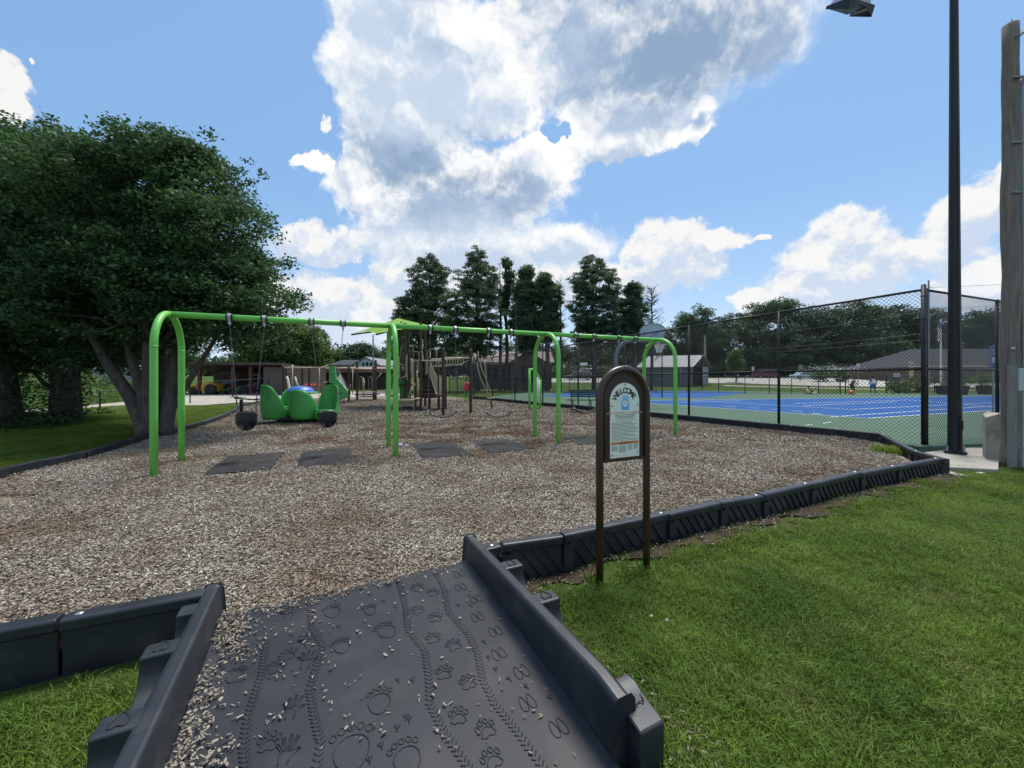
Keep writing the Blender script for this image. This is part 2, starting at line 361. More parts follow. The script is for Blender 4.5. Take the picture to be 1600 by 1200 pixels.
ad = t.nodes.new('ShaderNodeVectorMath'); ad.operation = 'MULTIPLY_ADD'; ad.inputs[1].default_value = (.03, .03, .03); t.links.new(dn.outputs['Color'], ad.inputs[0]); t.links.new(mp.outputs[0], ad.inputs[2])
vo = t.nodes.new('ShaderNodeTexVoronoi'); vo.inputs['Scale'].default_value = 42; t.links.new(ad.outputs[0], vo.inputs['Vector'])
sp = t.nodes.new('ShaderNodeSeparateColor'); t.links.new(vo.outputs['Color'], sp.inputs[0])
dk = t.nodes.new('ShaderNodeMapRange'); dk.inputs[1].default_value = .3; dk.inputs[2].default_value = .75; dk.inputs[3].default_value = 1; dk.inputs[4].default_value = .25; t.links.new(vo.outputs['Distance'], dk.inputs[0])
mu = t.nodes.new('ShaderNodeMath'); mu.operation = 'MULTIPLY'; t.links.new(sp.outputs[0], mu.inputs[0]); t.links.new(dk.outputs[0], mu.inputs[1])
t.links.new(mu.outputs[0], cr.inputs[0]); t.links.new(mx.outputs[2], b.inputs['Base Color'])
bp = t.nodes.new('ShaderNodeBump'); bp.inputs['Strength'].default_value = .8; bp.inputs['Distance'].default_value = .03
ms = t.nodes.new('ShaderNodeMath'); ms.operation = 'SUBTRACT'; t.links.new(sp.outputs[1], ms.inputs[0]); t.links.new(vo.outputs['Distance'], ms.inputs[1]); t.links.new(ms.outputs[0], bp.inputs['Height']); t.links.new(bp.outputs[0], b.inputs['Normal'])

m_ground = mat('lawn', (.032, .064, .010), .95, var=.3, scale=.7, bump=1.0, bscale=60, col2=(.075, .122, .022), spec=.1, detail=10, dirt=((.10, .085, .04), 1.1, .45))
m_blade = mat('grass_blade', (.058, .115, .014), .6, var=.3, scale=1.3, col2=(.145, .222, .034), spec=.2, island=.42, transl=.35, dirt=((.19, .20, .06), 2.3, .35))
m_soil = mat('soil', (.035, .026, .018), .95, var=.3, scale=9, bump=1, bscale=70, col2=(.095, .072, .05), spec=.1)
m_rub = mat('black_plastic', (.013, .016, .021), .42, var=.18, scale=3, bump=.08, bscale=220, col2=(.022, .026, .034), spec=.5, dirt=((.085, .08, .072), 5, .36))
m_deck = mat('black_rubber', (.0105, .0125, .018), .50, var=.2, scale=2.2, bump=.12, bscale=300, col2=(.018, .021, .029), spec=.32, dirt=((.075, .072, .07), 3.4, .22))
m_mat = mat('rubber_mat', (.014, .014, .0145), .8, var=.2, scale=5, bump=.3, bscale=130, col2=(.034, .033, .032), spec=.25, dirt=((.12, .10, .082), 3, .22))
m_green = mat('green_paint', (.13, .47, .075), .42, var=.05, scale=2, col2=(.16, .54, .09), spec=.45, dirt=((.17, .42, .12), 9, .25), bump=.04, bscale=60)
m_brown = mat('brown_paint', (.048, .021, .014), .33, var=.1, scale=3, col2=(.052, .026, .018), spec=.5, bump=.04, bscale=90)
m_panel = mat('sign_backing', (.030, .016, .012), .5, var=.1)
m_chain = mat('chain_steel', (.12, .12, .125), .5, metal=.6, var=.2, scale=20)
m_steel = mat('galvanised_steel', (.42, .43, .45), .38, metal=.85, var=.15, scale=20)
m_silver = mat('silver_bracket', (.36, .35, .38), .45, metal=.5, var=.2, scale=15)
m_black = mat('black_coating', (.012, .013, .016), .45, var=.2, scale=4, spec=.4)
m_tan = mat('tan_paint', (.42, .37, .25), .5, var=.08, scale=3)
m_plas = mat('green_plastic', (.05, .30, .055), .38, var=.1, scale=2, col2=(.065, .36, .075), spec=.45)
m_blue = mat('blue_plastic', (.035, .12, .46), .4, var=.1, scale=3)
m_dkgreen = mat('dark_green_coating', (.012, .06, .04), .45, var=.15)
m_white = mat('white_paint', (.75, .75, .74), .5, var=.06)
m_offw = mat('sign_face', (.80, .82, .72), .45, var=.03, scale=8)
m_ink = mat('black_ink', (.02, .02, .022), .6, var=.05); m_gink = mat('grey_ink', (.30, .32, .30), .6, var=.1)
m_orange = mat('orange_ink', (.62, .19, .05), .5, var=.06); m_oink = mat('faded_orange_ink', (.55, .33, .2), .6, var=.06)
m_lblue = mat('light_blue_ink', (.13, .45, .82), .5, var=.05); m_pblue = mat('pale_blue_ink', (.45, .66, .80), .5, var=.05)
m_conc = mat('concrete', (.30, .275, .235), .9, var=.15, scale=4, bump=.4, bscale=60, col2=(.42, .39, .34), dirt=((.14, .12, .09), 3, .6))
m_wood = mat('weathered_wood', (.13, .108, .09), .9, var=.2, scale=5, bump=.9, bscale=18, col2=(.27, .235, .205), stretch=(6, 6, .35), detail=9)
m_court = mat('green_court', (.075, .135, .092), .85, var=.08, scale=.8, col2=(.10, .165, .115), spec=.15, dirt=((.13, .17, .13), .6, .5))
m_cblue = mat('blue_court', (.018, .085, .27), .85, var=.08, scale=.8, col2=(.026, .11, .33), spec=.15, dirt=((.05, .12, .27), .7, .5))
m_line = mat('court_line', (.62, .68, .74), .7, var=.05)
m_road = mat('pale_road', (.33, .315, .29), .9, var=.1, scale=.5, col2=(.42, .40, .37), bump=.3)
m_gravel = mat('gravel', (.28, .25, .215), .95, var=.2, scale=3, col2=(.42, .385, .335), bump=.8, bscale=20)
m_bark = mat('bark', (.04, .034, .028), .95, var=.3, scale=4, bump=1, bscale=14, col2=(.105, .092, .078), stretch=(3, 3, .7), detail=8)
m_leafA = mat('dark_leaf', (.030, .072, .028), .55, var=.3, scale=1.1, col2=(.062, .13, .044), island=.5, transl=.32, spec=.3)
m_leafB = mat('mid_leaf', (.055, .11, .03), .5, var=.3, scale=.6, col2=(.11, .18, .05), island=.45, transl=.32, spec=.4)
m_leafC = mat('conifer_leaf', (.056, .098, .054), .6, var=.3, scale=.5, col2=(.10, .15, .07), island=.5, transl=.28, spec=.3)
m_leafD = mat('far_leaf', (.046, .09, .044), .6, var=.3, scale=.25, col2=(.07, .11, .05), island=.45, transl=.15, spec=.3)
m_weed = mat('weed_leaf', (.035, .085, .014), .55, var=.3, scale=1.2, col2=(.09, .17, .03), island=.4, transl=.3)
m_brick = mat('brick', (.16, .10, .075), .9, var=.2, scale=14, col2=(.26, .18, .14), bump=.4)
m_brick2 = mat('tan_brick', (.15, .10, .07), .9, var=.2, scale=6, col2=(.25, .18, .125), bump=.4)
m_roof = mat('grey_shingle', (.045, .047, .055), .9, var=.2, scale=6, col2=(.075, .076, .085), spec=.1)
m_metroof = mat('metal_roof', (.17, .175, .19), .6, metal=.1, var=.1)
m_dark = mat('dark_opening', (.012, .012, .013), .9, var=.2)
m_shed = mat('brown_sheet', (.055, .042, .036), .8, var=.2, scale=2)
m_white2 = mat('white_sheet', (.42, .44, .45), .6, var=.08, scale=2)
m_glass = mat('window_glass', (.03, .04, .05), .12, var=.1, spec=.8)
m_skin = mat('skin', (.16, .08, .05), .55, var=.06)
m_yellow = mat('yellow_paint', (.55, .30, .03), .5, var=.1); m_maroon = mat('maroon_paint', (.09, .025, .03), .3, var=.1)
m_tyre = mat('tyre_rubber', (.02, .02, .02), .8)
m_red = mat('red_paint', (.5, .05, .06), .45, var=.08)
# ------------------------------------------------------------------ setting
def gridmesh(name, xs, ys, m, zf):
    X, Y = np.meshgrid(xs, ys); Z = zf(X, Y); v = np.stack([X.ravel(), Y.ravel(), Z.ravel()], 1); nx = len(xs); ny = len(ys)
    i = (np.arange(ny-1)[:, None]*nx+np.arange(nx-1)[None]).ravel(); q = np.stack([i, i+1, i+nx+1, i+nx], 1); o = npmesh(name, v, q, m)
    o.data.polygons.foreach_set('use_smooth', [True]*len(o.data.polygons)); return o
xs = np.concatenate([np.linspace(-700, -60, 20), np.linspace(-55, -12, 24), np.linspace(-11.5, 14, 110), np.linspace(16, 80, 30), np.linspace(100, 700, 20)])
ys = np.concatenate([np.linspace(-200, -8, 12), np.linspace(-6, 16, 90), np.linspace(17, 110, 70), np.linspace(130, 900, 16)])
tag(gridmesh('ground', xs, ys, m_ground, lambda X, Y: H(X, Y)+.012*np.sin(X*2.1+1)*np.cos(Y*1.7)-.006), 'green lawn running out to the trees', None, None, 'structure')
ZT = .2
Apx = [(785,851),(882,838),(1047,804),(1128,786),(1195,774),(1270,757),(1347,739),(1405,728),(1472,716)]
A = [G(x, y, ZT) for x, y in Apx]
Bpx = [(1472,716),(1422,702),(1373,677),(1302,671.5),(1231,665),(1180,660.5),(1130,656),(1060,649),(1000,643.5),(940,638),(900,634),(860,630.5),(815,626.5),(770,622.3),(738,619.5)]
B = [G(x, y, ZT if i < 3 else .17) for i, (x, y) in enumerate(Bpx)]
Lpx = [(-330,830),(-215,795),(-130,771),(-60,749),(0,731),(62,718),(125,705),(178,690.5),(225,678),(275,668),(312,659),(340,650),(362,641),(372,632.5),(412,624.5)]
LB = [G(x, y, .14) for x, y in Lpx]
R0 = Vector((-.371, 3.144, 0)); U = Vector((.451, -.8925, 0)); V = Vector((-.8925, -.451, 0))
def zdeck(u): return .025-.062*u
def RP(u, v, dz=0): p = R0+U*u+V*v; return Vector((p.x, p.y, zdeck(u)+dz))
def RZ(u, v, z): p = R0+U*u+V*v; return Vector((p.x, p.y, z))
WID = 1.60
SB = [G(318, 927, ZT), G(88, 968, ZT), G(-160, 1015, ZT), G(-400, 1062, ZT)]   # stub to the left of the ramp
def inset(pl, s, o):
    r = []
    for i, p in enumerate(pl):
        d = (pl[min(i+1, len(pl)-1)]-pl[max(i-1, 0)]); d.z = 0; d.normalize(); r.append(Vector((p.x-d.y*s*o, p.y+d.x*s*o, p.z)))
    return r
A_in, LB_in, SB_in = inset(A, 1, .06), inset(LB, -1, .06), inset(SB, -1, .06)
bed = [RZ(.05, 0, 0)]+A_in[:-1]+[A[-1]+Vector((-.12, .03, 0))]+B[1:]+[Vector((-6, 33, 0)), Vector((-15, 33, 0)), LB_in[-1]]+LB_in[::-1][1:]+[Vector((-9, 4.2, 0)), SB_in[3], SB_in[2], SB_in[1], SB_in[0], RZ(.0, WID+.03, 0), RZ(.05, WID, 0)]
# the bed is a fine sheet following the polygon, so that chips can hide its edge
sheet('wood_chip_bed', bed, lambda x, y: -.004, m_bed, label='bed of grey brown wood chips')
bedxy = [(p.x, p.y) for p in bed]
# soil strip along the border on the lawn side
stp = []
for i, a in enumerate(A): stp.append((a.x+.02, a.y-.02))
out = []
for i in range(len(A)-1):
    for k in range(6):
        t_ = k/6; p = A[i].lerp(A[i+1], t_); q = (A[i+1]-A[i]).normalized(); nn = Vector((q.y, -q.x)); wd = .17+.09*math.sin(i*2.3+k*1.1)+random.uniform(-.05, .07)+(.3 if i > 6 else 0)
        out.append((p.x+nn.x*wd, p.y+nn.y*wd))
zl = lambda x, y: float(H(x, y))+.016
sheet('bare_soil', stp+[(7.6, 6.0)]+out[::-1], zl, m_soil, label='bare soil along the border')
sheet('bare_soil', [G(x, y, -.1) for x, y in ((1455,738),(1700,780),(1900,790),(1900,742),(1640,715),(1475,712))], zl, m_soil, label='scuffed soil around the poles')
ap = sheet('concrete_apron', [G(x, y, -.1) for x, y in ((1475,745),(1560,752),(1620,752),(1620,742),(1560,740),(1475,733))], lambda x, y: zl(x, y)+.006, m_conc)
# courts
def cl(px, py): return G(px, py, 0)
court = [Vector((8.95, 8.55, 0)), cl(1600,690), cl(1900,660), cl(3200,640), cl(3200,606), cl(1600,613.5), cl(1300,614.5), cl(1100,609), cl(840,611)]+[p+Vector((.22, .13, 0)) for p in B[:1:-1]]
mb = MB(); mb.prism([(p.x, p.y) for p in court], -.3, .001); tag(mb.build('sports_court', m_court), 'green hard court surface', None, None, 'structure')
b1 = [cl(1356,653.7), cl(2400,599.5), cl(1559,618.9), cl(1437,620.6), cl(1350,621.8), cl(1167,624.5), cl(1000,628)]
sheet('blue_court', [cl(1356,653.7), cl(1559,641), cl(1850,623), cl(1559,618.7), cl(1167,624), cl(960,626.6)], .005, m_cblue, label='blue play area of the nearer court')
sheet('blue_court', [cl(840,619.5), cl(930,621), cl(1100,622), cl(1130,618), cl(1170,612.6), cl(1040,610.6), cl(900,612.3)], .005, m_cblue, label='blue play area of the farther court')
lm = MB()
def cline(a, b, wd=.06, z=.009):
    a = cl(*a); b = cl(*b); d = (b-a).normalized(); n = Vector((-d.y, d.x, 0))*wd/2
    lm.add([(a+n).to_tuple()[:2]+(z,), (a-n).to_tuple()[:2]+(z,), (b-n).to_tuple()[:2]+(z,), (b+n).to_tuple()[:2]+(z,)], [(0,1,2,3)])
for a, b in (((960,626.6),(1356,653.7)),((1356,653.7),(1559,641)),((1559,641),(1850,623)),((960,626.6),(1167,624)),((1167,624),(1559,618.7)),
             ((1080,625.5),(1330,640)),((1330,640),(1559,629)),((1240,631),(1420,625)),((1420,625),(1560,637)),((1050,629),(1160,626)),
             ((1255,634),(1400,628)),((1150,636),(1130,635)),((1168,637),(1186,637.6)),((1204,639.5),(1218,639.7)),((1238,642),(1254,643.5)),((1270,645.5),(1284,648)),
             ((1296,652),(1322,650)),((1322,650),(1560,634))):
    cline(a, b, .09)
for a, b in (((1286,662),(1299,659.5)),((1258,665),(1270,663.5)),((930,621),(1100,622)),((840,619.5),(930,621)),((900,612.3),(1040,610.6)),((900,616),(1150,615))): cline(a, b, .05)
o = lm.build('court_lines', m_line); tag(o, 'white painted lines on the blue courts', None, None, 'structure')
# roads, lot and paths beyond, laid on the terrain
def drape(name, px, m, label, dz=.02, n=14):
    """strip between two pixel polylines (near edge, far edge), given as ground distances"""
    a, b = px; mb = MB(); vs = []
    def at(pl, t_):
        k = t_*(len(pl)-1); i = min(int(k), len(pl)-2); f = k-i; return pl[i][0]*(1-f)+pl[i+1][0]*f, pl[i][1]*(1-f)+pl[i+1][1]*f
    m2 = 8
    for i in range(n+1):
        p = at(a, i/n); q = at(b, i/n)
        for j in range(m2+1): x = p[0]+(q[0]-p[0])*j/m2; y = p[1]+(q[1]-p[1])*j/m2; vs.append((x, y, float(H(x, y))+dz))
    fs = [(i*(m2+1)+j, (i+1)*(m2+1)+j, (i+1)*(m2+1)+j+1, i*(m2+1)+j+1) for i in range(n) for j in range(m2)]
    mb.add(vs, fs); return tag(mb.build(name, m), label, None, None, 'structure')
def xy(px, Y): return ((px-CX)/F*Y, Y)
drape('road', [[xy(840, 66), xy(1150, 64), xy(1290, 57), xy(1420, 55), xy(1700, 52)], [xy(840, 78), xy(1150, 80), xy(1290, 82), xy(1420, 82), xy(1700, 82)]], m_road, 'pale road and parking area beyond the courts')
drape('path', [[xy(1130, 57), xy(1300, 51), xy(1430, 47), xy(1700, 44)], [xy(1130, 59), xy(1300, 52.6), xy(1430, 48.3), xy(1700, 45.2)]], m_conc, 'pale footpath crossing the grass')
drape('gravel_lot', [[xy(-200, 12.6), xy(0, 13.6), xy(120, 17.0), xy(210, 18.2), xy(300, 19.5), xy(412, 24.5)], [xy(-200, 15), xy(0, 16.0), xy(120, 19.3), xy(210, 24), xy(250, 39), xy(450, 41)]], m_gravel, 'pale gravel lot in front of the open shed', .03)
drape('gravel_lot', [[xy(412, 27), xy(640, 34)], [xy(450, 41), xy(640, 46)]], m_gravel, 'strip of gravel behind the far play equipment', .03)
# ------------------------------------------------------------------ ramp
ramp = thing('access_ramp', RP(.9, WID/2), 'wide black rubber ramp with raised animal tracks and side rails, sprinkled with chips', 'ramp')
mb = MB(); nu, nv = 12, 10; vs = []; fs = []
VS = [0, .012, .03, .05, .08, .3, .8, WID-.3, WID-.08, WID-.03, WID]
for i in range(nu+1):
    for j in range(nv+1):
        u = 2.15*i/nu; v = VS[j]; lip = .03*max(0, 1-min(v, WID-v)/.07)**2
        vs.append(RP(u, v, lip))
for i in range(nu):
    for j in range(nv): a = i*(nv+1)+j; fs.append((a, a+1, a+nv+2, a+nv+1))
k = len(vs); mb.add(vs, fs)
edge = [RP(0, 0), RP(0, WID), RP(0, WID, -.05), RP(0, 0, -.05)]; mb.add(edge, [(0,1,2,3)])
deck = mb.build('deck', m_deck, ramp, smooth=True)
def PD(px, py):
    dx = (px-CX)/F; dz = (HY-py)/F   # CH + t*dz = .025-.062*u ; u = (t*dx+.371)*.451+(t-3.144)*-.8925
    k1 = dx*.451-.8925; k0 = .371*.451+3.144*.8925
    t_ = (.025-.062*k0-CH)/(dz+.062*k1); x = t_*dx; y = t_; u = (x+.371)*.451-(y-3.144)*.8925; v = -(x+.371)*.8925-(y-3.144)*.451
    return u, v
def ridge(mb, uv, r=.0030, closed=True):
    pts = [RP(u, v, .0010) for u, v in uv]; mb.tube(pts, r, 5, cap=False if closed else True, closed=closed)
def ell(cu, cv, a, b, rot=0, n=10, egg=0):
    o = []
    for i in range(n):
        t_ = 2*math.pi*i/n; x = a*math.cos(t_)*(1+egg*math.sin(t_)); y = b*math.sin(t_); o.append((cu-(x*math.sin(rot)+y*math.cos(rot)), cv-(x*math.cos(rot)-y*math.sin(rot))))
    return o
def Zc(zx, zy): return 300+zx*.375, 860+zy*.375
def printobj(name, zx, zy, fn, s):
    u, v = PD(*Zc(zx, zy)); mb = MB(); fn(mb, u, v, s, random.uniform(-.3, .3)); mb.build(name, m_deck, deck, smooth=True)
def paw(mb, u, v, s, r):
    c, sn = math.cos(r), math.sin(r)
    def tr(x, y): return (u-(x*sn+y*c)*s, v-(x*c-y*sn)*s)
    ridge(mb, [tr(x, y) for x, y in ((-.42,-.35),(-.2,-.48),(0,-.36),(.2,-.48),(.42,-.35),(.3,-.05),(.12,.12),(-.12,.12),(-.3,-.05))])
    for (x, y) in ((-.42,.18),(-.16,.42),(.16,.42),(.42,.18)): ridge(mb, [tr(x+.11*math.cos(q), y+.17*math.sin(q)) for q in np.linspace(0, 2*math.pi, 8, False)])
def hoof(mb, u, v, s, r):
    for sg in (-1, 1): ridge(mb, [(u-(.5*math.sin(q)+.1)*s, v-sg*(.24+.2*math.cos(q)*(1-.35*math.sin(q)*1))*s) for q in np.linspace(0, 2*math.pi, 12, False)])
def bear(mb, u, v, s, r):
    c, sn = math.cos(r), math.sin(r)
    def tr(x, y): return (u-(x*sn+y*c)*s, v-(x*c-y*sn)*s)
    ridge(mb, [tr(.42*math.cos(q)*(1+.2*math.sin(q)), .5*math.sin(q)-.1) for q in np.linspace(0, 2*math.pi, 16, False)])
    for i in range(5): a = -.8+.4*i; ridge(mb, [tr(.62*math.sin(a)+.09*math.cos(q), .62*math.cos(a)+.02+.11*math.sin(q)) for q in np.linspace(0, 2*math.pi, 8, False)])
def hand(mb, u, v, s, r):
    c, sn = math.cos(r), math.sin(r)
    def tr(x, y): return (u-(x*sn+y*c)*s, v-(x*c-y*sn)*s)
    o = [(-.16,-.55),(-.22,-.25)]
    for a, l in ((-.62,.52),(-.3,.72),(-.02,.8),(.25,.72)):
        bx, by = .22*math.sin(a*1.6), -.05; d = (math.sin(a), math.cos(a)); n = (d[1]*.05, -d[0]*.05)
        o += [(bx-n[0], by-n[1]+.08), (bx+d[0]*l-n[0], by+d[1]*l-n[1]), (bx+d[0]*l+n[0], by+d[1]*l+n[1]), (bx+n[0], by+n[1]+.08)]
    o += [(.45,.15),(.5,.08),(.22,-.2),(.16,-.55)]
    ridge(mb, [tr(x, y) for x, y in o], closed=False)
def bird(mb, u, v, s, r):
    for a in (-.6, 0, .6): ridge(mb, [(u, v), (u-math.cos(a+r)*s*.5, v-math.sin(a+r)*s*.5)], closed=False)
    ridge(mb, [(u, v), (u+math.cos(r)*s*.3, v+math.sin(r)*s*.3)], closed=False)
for z in ((940,155),(1005,175),(940,250),(1015,280),(1005,365),(1090,395),(1050,510),(1150,550),(1110,690),(1225,745),(1250,870),(400,435),(350,485),(320,800)): printobj('paw_print', *z, paw, .085)
for z in ((1115,100),(1120,155),(1185,205),(1190,280),(1265,340),(1280,435),(1375,510),(1400,640),(1530,745)): printobj('hoof_print', *z, hoof, .085)
for z, s in (((585,255),.13),((742,250),.10),((810,335),.14),((625,400),.12),((780,630),.14),((665,830),.2),((895,865),.15),((180,520),.1)): printobj('bear_print', *z, bear, s*.82)
for z in ((400,265),(478,460),(420,660),(395,840),(485,378)): printobj('hand_print', *z, hand, .10)
for z in ((615,320),(705,165),(740,185),(650,180),(820,150),(860,545),(920,545),(890,700),(905,710),(855,745),(790,820),(740,880),(1220,385),(1235,450),(1265,500),(1325,540),(1395,572),(1495,620),(800,215),(850,240),(1110,232),(1165,232)): printobj('bird_track', *z, bird, .045)
def tyre(pts):
    uv = [PD(*Zc(*p)) for p in pts]; mb = MB(); acc = []
    for i in range(len(uv)-1):
        a, b = Vector(uv[i]), Vector(uv[i+1]); n = max(1, int((b-a).length/.022))
        for k in range(n):
            p = a.lerp(b, k/n); d = (b-a).normalized(); q = Vector((-d.y, d.x))
            ridge(mb, [tuple(p+q*.020-d*.008), tuple(p+q*.004+d*.006)], .0028, False); ridge(mb, [tuple(p-q*.020-d*.002), tuple(p-q*.003+d*.012)], .0028, False)
    mb.build('tyre_track', m_deck, deck, smooth=True)
tyre([(860,120),(890,240),(900,330),(970,420),(985,520),(990,640),(1050,760),(1140,890),(1200,960)])
tyre([(1015,95),(1050,160),(1070,260),(1150,350),(1190,430),(1210,540),(1260,640),(1350,750),(1450,890),(1500,960)])
tyre([(490,215),(500,320),(545,400),(520,480),(490,580),(510,700),(535,800),(520,900),(530,980)])
tyre([(310,380),(290,520),(230,700),(215,820),(225,960)])
# side rails with buttresses
def rail(side):
    s = 1 if side == 'R' else -1; v0 = 0 if side == 'R' else WID; mb = MB()
    def q(u, o, z): return RZ(u, v0-s*o, z)            # o: outward from the deck
    prof = lambda zb: [(.0, zb), (.012, ZT-.03), (.025, ZT), (.085, ZT), (.10, ZT-.02), (.125, -.17)]
    us = [-.06, .3, .8, 1.3, 1.60, 1.745]; rings = []
    for i, u in enumerate(us):
        drop = .0 if u < 1.7 else .025
        rings.append([q(u, o, (z-drop) if z > 0 else z) for o, z in prof(zdeck(u)-.03)])
    n = 6; vs = [p for r in rings for p in r]; fs = []
    for i in range(len(us)-1):
        for j in range(n-1): a = i*n+j; fs.append((a, a+1, a+n+1, a+n))
        fs.append((i*n+n-1, i*n, (i+1)*n, (i+1)*n+n-1))
    fs += [tuple(range(n)), tuple(range(len(vs)-1, len(vs)-n-1, -1))]
    mb.add(vs, fs)
    R = mb.build('side_rail', m_rub, ramp, bevel=.014, seg=3)
    for k, u in enumerate((.12, .46, .92, 1.40)):
        b = MB(); m = Matrix(((U.x, -s*V.x, 0), (U.y, -s*V.y, 0), (0, 0, 1)))
        # top block flush with the rail, a scooped step below it towards the viewer
        top = [(u, .07), (u, .215), (u+.11, .215), (u+.11, .07)]
        pl = [q(u, .07, -.17), q(u+.235, .07, -.17), q(u+.235, .07, .035), q(u+.185, .07, .045), q(u+.135, .07, .075), q(u+.115, .07, .12), q(u+.11, .07, ZT-.005), q(u, .07, ZT-.005)]
        if k == 3: pl = [q(u+.2, .07, -.17), q(u+.42, .07, -.17), q(u+.42, .07, .085), q(u+.30, .07, .12), q(u+.26, .07, .14), q(u+.2, .07, .14)]
        d = -s*V*((.15, .15, .135)[k-1] if k else .1)
        if s < 0: pl = pl[::-1]
        b.extr(pl, d); b.build('buttress', m_rub, R, bevel=.012, seg=3)
        if k:
            e = MB(); uu = u+.055+(.25 if k == 3 else 0); zz = ZT-.002 if k < 3 else .118
            cc = [q(uu+.035*math.sin(a)*(1+.4*math.sin(3*a)), .15+.03*math.cos(a), zz) for a in np.linspace(0, 2*math.pi, 14, False)]
            e.tube(cc, .003, 4, closed=True); e.build('raised_mark', m_rub, R)
    return R
rail('R'); rail('L')
# ------------------------------------------------------------------ plastic border
def border(name, pts, zb, label, outer=1, ribs=True, zt=ZT, caps=True, th=.10):
    c = pts[len(pts)//2]; root = thing(name, (c.x, c.y, zb), label, 'edging')
    for i in range(len(pts)-1):
        a = Vector((pts[i].x, pts[i].y, 0)); b = Vector((pts[i+1].x, pts[i+1].y, 0)); l = (b-a).length; d = (b-a)/l; n = Vector((d.y, -d.x, 0))*outer   # n points out of the bed
        dz = random.uniform(-.006, .01); tilt = random.uniform(-.008, .008); mb = MB()
        def q(s, o, z): p = a+d*s-n*o; return Vector((p.x, p.y, z+dz+tilt*s/l))
        g = .006
        sec = [(0, zt-.065), (0, zt-.012), (.012, zt), (th-.012, zt), (th, zt-.012), (th, zb), (.03, zb), (.03, zt-.075)]
        vs = [q(g, o, z) for o, z in sec]+[q(l-g, o, z) for o, z in sec]; m = len(sec)
        mb.add(vs, [tuple(range(m)), tuple(range(2*m-1, m-1, -1))]+[(j, j+m, (j+1) % m+m, (j+1) % m) for j in range(m)])
        tb = mb.build('border_timber', m_rub, root, bevel=.008)
        if ribs:
            rb = MB(); k = max(3, int(l/.125)); ht = zt-.08-zb
            for j in range(k):
                s0 = .06+(l-.16)*j/k
                rb.extr([q(s0, .03, zt-.07), q(s0+.055, .03, zt-.07), q(s0+.055+ht*.75, .03, zb+.01), q(s0+ht*.75, .03, zb+.01)][::(1 if outer > 0 else -1)], n*.015)
            rb.extr([q(.0, .03, zt-.09), q(.10, .03, zt-.09), q(.10, .03, zb+.01), q(.0, .03, zb+.01)], n*.027)
            rb.build('rib', m_rub, tb, bevel=.003, seg=1)
        if caps and i % 2 == 0 or (caps and l > .9):
            cp = MB(); p = q(l-.07, th/2, zt+.0); cp.lathe([(.0001, .006), (.012, .005), (.02, 0), (.02, -.004)], p, 12); cp.build('spike_cap', m_steel, tb, smooth=True)
            h = MB(); p = q(l*.55, th/2, zt+.0015); h.lathe([(.0001, 0), (.006, 0), (.0065, -.001)], p, 8); h.build('spike_hole', m_dark, tb)
    return root
border('playground_border', [Vector((-.19, 2.98, 0))]+A, -.13, 'black plastic border along the lawn from the ramp to the right corner')
border('playground_border', B, -.10, 'black plastic border running along the foot of the chain link fence', outer=-1, ribs=True)
border('playground_border', LB, -.1, 'black plastic border curving past the big tree on the left', outer=-1, ribs=False, zt=.14, caps=False)
border('playground_border', SB, -.17, 'black plastic border timbers left of the ramp in front of the grass', outer=-1, ribs=False)
# drifts of ribs on the inner face of the fence border, seen from the bed
rb = MB()
for i in range(2, 9):
    a, b = B[i], B[i+1]; l = (b-a).length; d = (b-a)/l; n = Vector((-d.y, d.x, 0)); n = n if n.dot(-a) > 0 else -n
    k = int(l/.13)
    for j in range(k):
        s0 = .05+l*j/k; zt = .17
# ------------------------------------------------------------------ loose chips
def chip_cluster(k, n, R):
    rr = random.Random(k); mb = MB()
    for i in range(n):
        a = rr.uniform(0, 6.28); r = R*math.sqrt(rr.random()); ln = rr.choice((.012, .018, .024, .034))*rr.uniform(.7, 1.15); wd = rr.uniform(.0035, .012); th = rr.uniform(.002, .006)
        m = Matrix.Translation((r*math.cos(a), r*math.sin(a), rr.uniform(.0, .012))) @ Euler((rr.uniform(-.5, .5), rr.uniform(-.35, .35), rr.uniform(0, 6.28))).to_matrix().to_4x4()
        v = [m @ Vector(p) for p in ((-ln/2,-wd*.3,0),(-ln*.4,wd/2,0),(ln*.42,wd/2,0),(ln/2,-wd*.1,0),(ln*.2,-wd/2,0))]; w2 = [p+Vector((0,0,th)) for p in v]
        mb.add(v+w2, [(5,6,7,8,9)]+[(j, (j+1) % 5, 5+(j+1) % 5, 5+j) for j in range(5)])
    return src('chip_source', mb, m_chip)
SRC_CH = [chip_cluster(k, 22, .085) for k in range(8)]
SRC_1 = [chip_cluster(40+k, 1, .001) for k in range(24)]
pts = []
def ring(n, x0, x1, y0, y1):
    x = RNG.uniform(x0, x1, n); y = RNG.uniform(y0, y1, n); k = inpoly(x, y, bedxy) & (np.abs(x) < y*1.42+.3)
    dd = np.min([dseg(x, y, c_[i], c_[i+1]) for c_ in ([RZ(.0,-.05,0)]+A, B, SB, LB) for i in range(len(c_)-1)], 0); k &= dd > .20
    return np.stack([x[k], y[k]], 1)
P1 = ring(22000, -6, 6, 1.2, 5.0); P2 = ring(36000, -9, 9, 5.0, 9.0); P3 = np.concatenate([ring(26000, -13, 11, 9.0, 15), ring(24000, -18, 8, 15, 27)])
XY = np.concatenate([P1, P2, P3]); n = len(XY)
rot = np.stack([RNG.normal(0, .1, n), RNG.normal(0, .1, n), RNG.uniform(0, 6.28, n)], 1)
z = -.006+RNG.uniform(0, .014, n)
scl = np.where(XY[:, 1] < 5, 1.0, np.where(XY[:, 1] < 9, 1.15, np.where(XY[:, 1] < 15, 1.5, 2.0)))*RNG.uniform(.85, 1.2, n)
